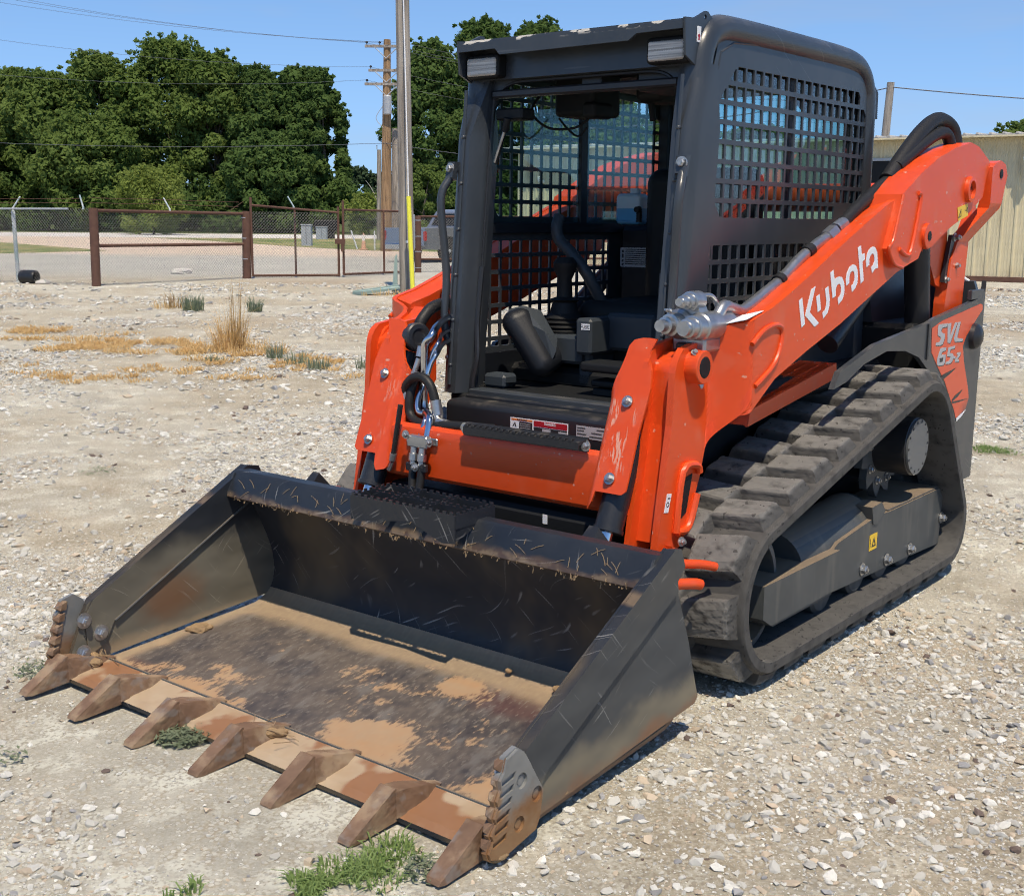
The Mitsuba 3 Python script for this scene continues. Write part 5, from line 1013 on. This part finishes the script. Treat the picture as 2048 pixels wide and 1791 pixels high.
# ================================================================== poles and wires
def c_pole(a, b):
    def f(p, n, uv):
        g = fbm(p.x * 18, p.y * 18, p.z * .9, 4); h = noise(p.x * 60, p.y * 60, p.z * 2.2)
        c = mix(C(*a), C(*b), smoothstep(.3, .7, g))
        return mix(c, C(.07, .06, .05), smoothstep(.72, .85, h) * .55)
    return f
mat("m_greypole", c_pole((.20, .175, .15), (.36, .325, .28)), .9)
mat("m_brownpole", c_pole((.20, .125, .065), (.33, .215, .12)), .9)
mat("m_greensheet", (.24, .32, .29), .55)
mat("m_galv", (.42, .44, .46), .5, metallic=.3)
mat("m_boxgrey", (.33, .36, .38), .5)
mat("m_safety", (.78, .74, .06), .5)
mat("m_wire", (.10, .11, .13), .6)
up3 = np.array([0, 0, 1.0]); RH3 = np.r_[RH, 0]; FH3 = np.r_[FH, 0]
def gb(e0, e1, n0, n1, z0, z1, b=.003):
    """box in the ground frame"""
    pts = []
    for se, e in ((1, e0), (-1, e1)):
        for sn, n in ((1, n0), (-1, n1)):
            for sz, z in ((1, z0), (-1, z1)):
                pts += [G(e, n + sn * b, z + sz * b), G(e + se * b, n, z + sz * b), G(e + se * b, n + sn * b, z)]
    return hull(pts)
up_ = thing("utility_pole", "near weathered grey wooden utility pole with a yellow guy guard", "utility pole")
part(up_, "pole", tube([G(-2.07, 23.97, -.1), G(-2.10, 23.97, 3.0), G(-2.15, 23.97, 8.2)], [.150, .138, .118], 20, smooth=False), "m_greypole", smooth=40)
part(up_, "guy_guard", tube([G(-1.90, 23.2, .0), G(-1.98, 23.32, 1.83)], .042, 10, smooth=False), "m_safety", label="yellow plastic guard on the guy wire")
part(up_, "guy_wire", tube([G(-1.98, 23.32, 1.8), G(-2.11, 23.83, 6.4)], .012, 8, smooth=False), "m_white")
part(up_, "pole_tag", cyl(G(-2.06, 23.82, .98), G(-2.06, 23.815, .98), .025), "m_white")
up2 = thing("utility_pole", "far brown utility pole with three crossarms and a transformer", "utility pole")
PE, PN = -5.62, 54.9
part(up2, "pole", tube([G(PE - .05, PN, -.1), G(PE - .0, PN, 4.0), G(PE + .09, PN, 9.0)], [.27, .21, .15], 18, smooth=False), "m_brownpole", smooth=40)
for z, e0, e1 in ((8.70, -.92, .90), (7.70, -.78, .90), (7.13, -.95, .95)):
    a = part(up2, "crossarm", gb(PE + .06 + e0, PE + .06 + e1, PN - .20, PN - .10, z - .05, z + .06), "m_greypole")
    part(a, "brace", [tube([G(PE + .06 + s * .5, PN - .21, z - .04), G(PE + .05, PN - .2, z - .5)], .022, 6, smooth=False) for s in (1, -1)], "m_galv")
    part(a, "insulator", [steps(G(PE + .06 + q, PN - .15, z + .06), up3, [(0, .02), (.06, .02), (.07, .06), (.13, .05), (.15, .02)], 10) for q in ((e0 + .08, 0.0 - .28, e1 - .1) if z > 8 else (e0 + .1, e1 - .1))], "m_black", smooth=30)
part(up2, "transformer", [steps(G(PE + .1, PN - .28, 5.85), up3, [(0, .16), (.03, .18), (.75, .18), (.80, .14), (.82, .05)], 20), tube([G(PE - .1, PN - .3, 6.2), G(PE - .4, PN - .3, 5.7), G(PE - .1, PN - .3, 5.3)], .015, 6)], "m_galv", smooth=30)
sb = whole("pole_stub", tube([G(-5.33, 55.9, -.1), G(-5.30, 55.9, 5.35)], [.2, .17], 16, smooth=False), "m_greypole", "short grey pole stub standing against the far brown pole", "pole", smooth=40)
up3_ = thing("utility_pole", "distant thin grey utility pole left of the brown pole", "utility pole")
part(up3_, "pole", tube([G(-9.05, 83, 0), G(-8.98, 83, 5.9)], [.17, .13], 12, smooth=False), "m_greypole", smooth=40)
part(up3_, "insulator", steps(G(-9.1, 82.8, 5.9), up3, [(0, .03), (.2, .03), (.25, .06)], 8), "m_galv")
up4 = thing("utility_pole", "grey utility pole leaning slightly behind the metal building", "utility pole")
part(up4, "pole", tube([G(13.1, 45, 0), G(13.36, 45, 6.32)], [.17, .13], 14, smooth=False), "m_greypole", smooth=40)
def wire(a, b, sag, lab, r=.0065):
    a, b = np.asarray(a), np.asarray(b); t = np.linspace(0, 1, 17)[:, None]
    P = a * (1 - t) + b * t; P[:, 2] -= (4 * sag * t * (1 - t))[:, 0]
    whole("overhead_wire", tube(P, r, 5, smooth=False), "m_wire", lab, "wire")
for (e, z), (e2, z2), nm in (((-.84, 8.85), (-34, 13.2), "from the left end of the top crossarm"), ((-.22, 8.85), (-34.5, 13.0), "from the middle of the top crossarm"), ((.86, 8.85), (-35, 12.55), "from the right end of the top crossarm"), ((-.68, 7.85), (-34, 10.7), "from the middle crossarm"), ((-.85, 7.3), (-34, 8.6), "from the pale lowest crossarm")):
    wire(G(PE + e, PN - .15, z), G(e2, 50, z2), .9, "thin wire running left " + nm + " of the far pole")
    wire(G(PE + e, PN - .15, z), G(PE + e + 22, 62, z - 1.6), .6, "thin wire running right " + nm + " of the far pole")
wire(G(PE, PN - .2, 4.65), G(-38, 60, 5.6), .5, "lowest cable running left from below the far pole's transformer", .011); wire(G(PE, PN - .2, 4.65), G(14, 48, 3.4), .5, "lowest cable running right from below the far pole's transformer", .011)
wire(G(13.36, 44.9, 6.15), G(30, 43, 5.4), .25, "black service wire running right from the pole behind the building", .02)
wire(G(13.36, 44.9, 6.15), G(2, 49, 4.9), .3, "black service wire running left from the pole behind the building", .02)

# ================================================================== chain link fence and gates
mat("m_rustpipe", lambda p, n, uv: mix(C(.075, .036, .026), C(.15, .075, .05), fbm(p.x * 9, p.y * 9, p.z * 9, 4)), .75)
mat("m_bluewhite", lambda p, n, uv: mix(C(.38, .48, .50), C(.62, .65, .64), smoothstep(.4, .6, fbm(p.x * 9, p.y * 9, p.z * 7, 3))), .5)
mat("m_chain", (.23, .225, .215), .6, metallic=.4)
def link(A, B_, z0, z1, pitch=.075, r=.0030):
    """chain link between two ground-frame points"""
    A, B_ = G(*A), G(*B_); d = B_ - A; Ln = np.linalg.norm(d); d /= Ln; nrm = np.array([-d[1], d[0], 0]); H = z1 - z0; segs = []
    for k in range(int((Ln + H) / pitch) + 1):
        s = k * pitch
        for sg in (1, -1):
            a0, a1 = (max(0, s - H), min(Ln, s))                       # s - u = height used
            if a1 <= a0: continue
            za, zb = (z0 + (s - a0), z0 + (s - a1))
            if sg < 0: za, zb = z1 - (za - z0), z1 - (zb - z0)
            segs.append((A + d * a0 + up3 * za, A + d * a1 + up3 * zb))
    V, F = [], []
    for i, (p, q) in enumerate(segs):
        p = p + nrm * r * (1 if i % 2 else -1); q = q + nrm * r * (1 if i % 2 else -1)
        t = (q - p) / np.linalg.norm(q - p); a = np.cross(t, nrm) * r; b = nrm * r; o = len(V)
        V += [p + a, p - a * .5 + b * .87, p - a * .5 - b * .87, q + a, q - a * .5 + b * .87, q - a * .5 - b * .87]
        for j in range(3): F += [[o + j, o + (j + 1) % 3, o + 3 + (j + 1) % 3], [o + j, o + 3 + (j + 1) % 3, o + 3 + j]]
    return trimesh.Trimesh(V, F, process=False)
def bar(a, b, r, s=10): return tube([a, b], r, s, smooth=False)
def arm45(e, n, z, de, m, f):
    return part(f, "barbed_wire_arm", [bar(G(e, n, z), G(e, n, z + .06), .022), bar(G(e, n, z + .05), G(e + de, n, z + .29), .017)], m, smooth=40)
def barb(f, pts):
    part(f, "barbed_wire", [tube(np.array(p), .005, 4, smooth=False) for p in pts], "m_rustpipe", kind="stuff")
fl = thing("chain_link_fence", "chain link fence at the left edge with a white pipe post", "fence")
Q0, Q1, Q2 = (-19.5, 30.6), (-8.60, 25.31), (-6.29, 28.99)
part(fl, "post", [bar(G(-10.64, 26.4, 0), G(-10.66, 26.4, 1.52), .042)], "m_bluewhite", smooth=40, label="blue white painted pipe post")
part(fl, "post", [bar(G(-8.60, 25.31, -.05), G(-8.58, 25.31, 1.58), .092, 16)], "m_rustpipe", smooth=40, label="thick rust brown pipe post")
part(fl, "post", [bar(G(*q, 0), G(*q, 1.56), .04) for q in (Q0,)], "m_bluewhite", smooth=40)
part(fl, "top_rail", [bar(G(Q0[0], Q0[1], 1.53), G(-9.2, 25.6, 1.56), .021)], "m_galv", smooth=40)
part(fl, "chain_link", link(Q0, Q1, .03, 1.58), "m_chain", kind="stuff")
arm45(-10.66, 26.4, 1.52, .17, "m_bluewhite", fl); arm45(-8.85, 25.5, 1.55, -.06, "m_bluewhite", fl)
barb(fl, [[G(Q0[0], Q0[1], z + .02), G(-14, 28, z - .03), G(-10.55, 26.4, z), G(-8.9, 25.5, z)] for z in (1.68, 1.77)])
fm = thing("chain_link_fence", "chain link fence panel between two thick rusty posts beside the gate", "fence")
part(fm, "post", bar(G(*Q2, -.05), G(Q2[0] + .03, Q2[1], 1.56), .098, 16), "m_rustpipe", smooth=40)
part(fm, "top_rail", bar(G(Q1[0], Q1[1], 1.53), G(Q2[0], Q2[1], 1.50), .035), "m_rustpipe", smooth=40)
part(fm, "middle_rail", bar(G(Q1[0], Q1[1], .82), G(Q2[0], Q2[1], .80), .035), "m_rustpipe", smooth=40)
part(fm, "chain_link", link(Q1, Q2, .03, 1.55), "m_chain", kind="stuff")
part(fm, "band", [cyl(G(Q2[0], Q2[1], z), G(Q2[0], Q2[1], z + .02), .103) for z in (.45, .93, 1.40)], "m_galv")
arm45(-7.5, 27.05, 1.53, -.13, "m_bluewhite", fm)
barb(fm, [[G(-8.7, 25.4, z), G(-7.6, 27.05, z), G(-6.4, 28.9, z - .02)] for z in (1.68, 1.78)] + [[G(-6.6, 28.5, 1.52), G(-6.32, 29, 1.78)]])
def gate(lab, A, M, B_, zl, zr, e2):
    g = thing("swing_gate", lab, "gate")
    (ae, an), (be, bn), (me, mn) = A, B_, M
    part(g, "upright", [bar(G(ae, an, .05), G(ae, an, zl + e2[0]), .03)], "m_rustpipe", smooth=40)
    part(g, "upright", [bar(G(be, bn, .02), G(be, bn, zr + e2[1]), .03)], "m_rustpipe", smooth=40)
    part(g, "centre_upright", [bar(G(me, mn, .05), G(me, mn, (zl + zr) / 2), .026)], "m_rustpipe", smooth=40)
    part(g, "rail", [bar(G(ae, an, zl), G(be, bn, zr), .028)], "m_rustpipe", smooth=40)
    part(g, "rail", [bar(G(ae, an, .07), G(be, bn, .05), .028)], "m_rustpipe", smooth=40)
    part(g, "chain_link", link(A, B_, .06, min(zl, zr)), "m_chain", kind="stuff")
    return g
g1 = gate("left leaf of the rusty chain link swing gate", (-6.15, 29.0), (-5.25, 29.7), (-4.27, 30.1), 1.70, 1.55, (.18, .14))
arm45(-5.27, 29.7, 1.63, -.14, "m_bluewhite", g1)
part(g1, "latch", [gb(-4.34, -4.10, 30.0, 30.06, .80, .92), gb(-4.2, -4.12, 30.0, 30.05, .62, .80)], "m_rustpipe")
g2 = gate("right leaf of the rusty chain link swing gate beside the near pole", (-4.15, 30.1), (-3.30, 31.4), (-2.66, 32.6), 1.62, 1.60, (.22, .0))
fr = thing("chain_link_fence", "chain link fence right of the near pole, in front of the parked truck", "fence")
Q3 = (-2.56, 33.05)
part(fr, "post", bar(G(*Q3, -.05), G(Q3[0], Q3[1], 1.50), .085, 16), "m_rustpipe", smooth=40)
part(fr, "post", [bar(G(4.2, 35.6, 0), G(4.2, 35.6, 1.5), .07, 12)], "m_rustpipe", smooth=40)
part(fr, "top_rail", bar(G(*Q3, 1.48), G(4.2, 35.6, 1.5), .03), "m_rustpipe", smooth=40)
part(fr, "middle_rail", bar(G(*Q3, .35), G(4.2, 35.6, .36), .03), "m_rustpipe", smooth=40)
part(fr, "band", [cyl(G(*Q3, z), G(Q3[0], Q3[1], z + .02), .09) for z in (.12, .55, .95, 1.37)], "m_galv")
part(fr, "chain_link", link(Q3, (4.2, 35.6), .03, 1.5), "m_chain", kind="stuff")
mb = thing("meter_box", "grey electrical box standing right behind the near pole", "electrical box")
part(mb, "box", gb(-2.66, -2.36, 29.4, 29.6, .72, 1.52, .01), "m_boxgrey"); part(mb, "conduit", bar(G(-2.42, 29.5, 1.5), G(-2.50, 29.5, 1.78), .02), "m_galv"); part(mb, "leg", bar(G(-2.5, 29.5, 0), G(-2.5, 29.5, .74), .04), "m_galv", smooth=40)
whole("bent_sheet_trough", [hull([G(-2.34, 23.68, .03), G(-2.24, 23.68, .03), G(-2.29, 23.74, .70), G(-2.24, 23.74, .74), G(-2.33, 23.78, .03), G(-2.24, 23.78, .03), G(-2.26, 23.78, .74)]), hull([G(-3.05, 23.25, .0), G(-2.85, 23.0, .0), G(-2.22, 23.7, .10), G(-2.16, 23.45, .10), G(-3.05, 23.25, .05), G(-2.85, 23.0, .07), G(-2.22, 23.7, .15), G(-2.16, 23.45, .13)]), tube([G(-3.03, 23.24, .06), G(-2.22, 23.68, .16)], .015, 6, smooth=False)], "m_greensheet", "pale green bent metal trough at the foot of the near pole", "metal trough")
pb = thing("drain_pipe", "short black plastic pipe lying at the foot of the white fence post", "pipe")
part(pb, "pipe", [steps(G(-10.30, 26.15, .135), RH3 * .94 - FH3 * .33, [(-.19, .12), (-.18, .145), (.15, .145), (.17, .125), (.18, .12), (.175, .095), (.05, .09)], 24)], "m_black", smooth=30)
for lab, e, n, w, h, zz in (("taller grey utility cabinet on the verge beyond the gate", -10.65, 63.4, .50, 1.10, 0), ("smaller grey utility cabinet on the verge, right of the taller one", -13.0, 83.5, .72, .85, 0)):
    c = thing("utility_cabinet", lab, "utility cabinet")
    part(c, "body", [gb(e - w / 2, e + w / 2, n, n + .5, .0, h - .06, .01), gb(e - w / 2 - .03, e + w / 2 + .03, n - .03, n + .53, h - .06, h, .01)], "m_boxgrey")
    part(c, "door_edge", gb(e - .012, e + .012, n - .008, n, .1, h - .1, .001), "m_under")
for lab, e, n, d in (("leaning white marker stake on the grass verge", -7.35, 58.0, -.28), ("upright white marker stake left of the far brown pole", -6.35, 56.4, 0)):
    whole("marker_stake", bar(G(e, n, 0), G(e + d, n, .86), .035), "m_white", lab, "stake", smooth=40)
tc = thing("traffic_cone", "faded orange and white traffic cone on the grass verge", "traffic cone")
mat("m_cone", lambda p, n, uv: mix(C(.62, .36, .22), C(.72, .70, .66), smoothstep(.40, .44, p.z) * (1 - smoothstep(.66, .70, p.z))), .6)
part(tc, "cone", steps(G(-6.84, 56.3, .04), up3, [(0, .13), (.02, .12), (.72, .03), (.73, .02)], 16), "m_cone", smooth=30)
part(tc, "base", gb(-7.03, -6.65, 56.12, 56.48, .01, .05), "m_cone")
whole("mailbox", [gb(-13.9, -12.3, 86.0, 86.5, .5, 1.3, .1), gb(-13.6, -12.5, 86.1, 86.4, 0, .5)], "m_dark", "dark box on a stand behind the taller utility cabinet", "box")

# ================================================================== pickup truck behind the fence
mat("m_truck", (.26, .28, .31), .25, metallic=.55, coat=.8)
mat("m_tyre", (.02, .02, .02), .8)
mat("m_taillight", (.40, .02, .02), .2)
TR = thing("pickup_truck", "silver grey pickup truck parked beyond the fence, seen behind the near pole", "truck")
_o = G(-3.62, 40.6); _ax = RH3 * .66 + FH3 * .75; _ay = np.cross(up3, _ax)
def tk_(m):
    v = np.array(m.vertices); return trimesh.Trimesh(_o + v[:, :1] * _ax + v[:, 1:2] * _ay + v[:, 2:] * up3, m.faces, process=False)
_body = Polygon([(0, .55), (.05, 1.12), (1.9, 1.14), (2.2, 1.12), (4.1, 1.12), (5.4, 1.05), (5.6, .9), (5.62, .5), (5.0, .42)] + [(4.65 + .46 * math.cos(a), .40 + .46 * math.sin(a)) for a in np.linspace(.1, 3.04, 9)] + [(4.1, .40), (1.7, .40)] + [(1.2 + .46 * math.cos(a), .40 + .46 * math.sin(a)) for a in np.linspace(.1, 3.04, 9)] + [(.6, .42), (.1, .45)])
part(TR, "body", tk_(prism_y(_body, -.95, .95)), "m_truck", smooth=20)
_cabp = np.array([(1.95, 1.12), (2.25, 1.66), (2.5, 1.75), (3.3, 1.75), (3.7, 1.66), (4.35, 1.12)])
part(TR, "roof", tk_(hull([(x, s * (.90 if z < 1.3 else .74), z) for x, z in _cabp for s in (1, -1)])), "m_truck", smooth=20)
for s in (1, -1):
    part(TR, "window", tk_(hull([(x, s * (y + .012), z) for x, y, z in ((2.30, .875, 1.20), (2.52, .775, 1.62), (3.05, .772, 1.64), (3.08, .875, 1.20))])), "m_dark")
    part(TR, "window", tk_(hull([(x, s * (y + .012), z) for x, y, z in ((3.16, .875, 1.20), (3.14, .772, 1.64), (3.55, .775, 1.62), (4.0, .875, 1.20))])), "m_dark")
    for x in (1.2, 4.65): 
        w = part(TR, "wheel", tk_(steps((x, s * .72, .38), (0, s, 0), [(0, .34), (.03, .38), (.20, .38), (.23, .34), (.23, .24)], 24)), "m_tyre", smooth=30)
        part(w, "rim", tk_(steps((x, s * .93, .38), (0, s, 0), [(0, .24), (.015, .23), (.02, .06), (.04, .05)], 16)), "m_galv", smooth=30)
    part(TR, "tail_light", tk_(box(-.02, .08, s * .95 - .06, s * .95 + .01, .72, 1.02)), "m_taillight")
part(TR, "rear_window", tk_(hull([(2.0 + .012 * k, y, z) for k in (-3,) for y, z in ((-.68, 1.22), (.68, 1.22))] + [(2.19, y, 1.60) for y in (-.60, .60)] + [(2.02, y, 1.22) for y in (-.68, .68)])), "m_dark")
part(TR, "bumper", tk_(box(-.10, .05, -.85, .85, .42, .62, .03)), "m_chrome")
part(TR, "sticker", tk_(prism_y(Polygon([(2.45, 1.30), (2.62, 1.30), (2.66, 1.48), (2.50, 1.48)]), -.868, -.862)), "m_white")

# ================================================================== metal building
mat("m_wall", lambda p, n, uv: mix(mix(C(.55, .48, .30), C(.67, .60, .41), fbm(p.x * .8, p.y * .8, p.z * 4, 3)), C(.28, .22, .13), smoothstep(.55, .8, fbm(p.x * 5, p.y * 5, p.z * .7 + 3, 4)) * .45 + smoothstep(.5, .0, p.z) * .15), .55)
mat("m_roof", lambda p, n, uv: mix(C(.38, .36, .32), C(.50, .48, .44), fbm(p.x, p.y, p.z, 3)), .5)
BL = thing("metal_building", "tan ribbed metal building with a low roof behind the loader", "building")
W0, W1 = np.array([.11, 38.0]), np.array([22.0, 24.1]); _wd = (W1 - W0) / np.linalg.norm(W1 - W0); _wn = np.array([_wd[1], -_wd[0]]); WL_ = np.linalg.norm(W1 - W0); WH = 3.50
if _wn[1] > 0: _wn = -_wn
def wl(s, d, z):
    q = W0 + _wd * s + _wn * d; return G(q[0], q[1], z)
def wbox(s0, s1, d0, d1, z0, z1, b=.003):
    pts = []
    for ss, s in ((1, s0), (-1, s1)):
        for sd, d in ((1, d0), (-1, d1)):
            for sz, z in ((1, z0), (-1, z1)):
                pts += [wl(s, d + sd * b, z + sz * b), wl(s + ss * b, d, z + sz * b), wl(s + ss * b, d + sd * b, z)]
    return hull(pts)
PW = .915; door = (10.75, 11.85, 1.9, 2.97)
def rib_panel(s0, s1, z0, z1):
    """a ribbed sheet: major ribs at a third of the panel, two low swages between"""
    prof = []; n = 3; w = (s1 - s0) / n
    for k in range(n):
        a = s0 + k * w
        prof += [(a, 0), (a + .02, .034), (a + .055, .034), (a + .085, 0), (a + w * .50, 0), (a + w * .52, .006), (a + w * .58, .006), (a + w * .60, 0), (a + w * .75, 0), (a + w * .77, .006), (a + w * .83, .006), (a + w * .85, 0)]
    prof.append((s1, 0)); V = [wl(s, d, z) for s, d in prof for z in (z0, z1)]; F = []
    for i in range(len(prof) - 1): F += [[2 * i, 2 * i + 2, 2 * i + 3], [2 * i, 2 * i + 3, 2 * i + 1]]
    return trimesh.Trimesh(V, F, process=False)
wk = part(BL, "wall", [wbox(0, WL_, -.25, -.01, .12, WH), hull([wl(0, -.01, z) for z in (.12, WH)] + [wl(.02, -8, z) for z in (.12, WH)] + [wl(.22, -.01, z) for z in (.12, WH)] + [wl(.22, -8, z) for z in (.12, WH)])], "m_wall")
for i in range(int(WL_ / PW)):
    s0, s1 = i * PW, (i + 1) * PW
    part(wk, "wall_panel", rib_panel(s0, s1, .12, WH - .02), "m_wall")
part(BL, "window", [wbox(door[0] - .06, door[1] + .06, .037, .06, door[2] - .06, door[2], .002), wbox(door[0] - .06, door[1] + .06, .037, .075, door[3], door[3] + .07, .002), wbox(door[0] - .06, door[0], .037, .06, door[2], door[3], .002), wbox(door[1], door[1] + .06, .037, .06, door[2], door[3], .002)], "m_galv", label="dark window opening in the metal wall")
part(BL, "window_pane", wbox(door[0], door[1], .0365, .042, door[2], door[3], .001), "m_dark")
part(BL, "base_plinth", wbox(-.02, WL_, -.2, .05, 0, .13), "m_rustpipe")
rf = part(BL, "roof", hull([wl(-.3, .44, WH + .005), wl(WL_ + .3, .44, WH + .005), wl(-.3, .44, WH + .045), wl(WL_ + .3, .44, WH + .045), wl(-.3, -9, WH + .30), wl(WL_ + .3, -9, WH + .30), wl(-.3, -9, WH + .25), wl(WL_ + .3, -9, WH + .25)]), "m_roof")
for i in range(int(WL_ / .305) + 1):
    s = i * .305
    part(rf, "roof_rib", hull([wl(s - .04, .45, WH + .04), wl(s + .04, .45, WH + .04), wl(s - .02, .45, WH + .085), wl(s + .02, .45, WH + .085), wl(s - .04, -8.9, WH + .29), wl(s + .04, -8.9, WH + .29), wl(s - .02, -8.9, WH + .33), wl(s + .02, -8.9, WH + .33)]), "m_roof")
part(BL, "eave_trim", wbox(-.3, WL_ + .3, .425, .447, WH - .03, WH + .01, .002), "m_wall")
mat("m_pvc", (.72, .72, .70), .35)
PV = 14.62
vp = part(BL, "vent_pipe", [tube([wl(PV, .0, 2.62), wl(PV, .24, 2.62), wl(PV, .27, 2.66), wl(PV, .28, 2.74)], .05, 12), cyl(wl(PV, .20, 2.62), wl(PV, .13, 2.62), .062), tube([wl(PV, .28, 2.72), wl(PV + .02, .28, 2.80), wl(PV - .06, .28, 2.92), wl(PV - .10, .28, 3.0)], .05, 12), cyl(wl(PV, .28, 2.74), wl(PV, .28, 2.80), .062)], "m_pvc", smooth=40)
part(BL, "vent_pipe", [tube([wl(.92, 0, 2.55), wl(.92, .22, 2.55), wl(.92, .28, 2.68)], .05, 12)], "m_pvc", smooth=40)
whole("plastic_pipe", tube([wl(12.9, .75, .45), wl(13.6, .9, .04)], .03, 8, smooth=False), "m_pvc", "thin white plastic pipe leaning at the foot of the metal wall", "pipe", smooth=40)
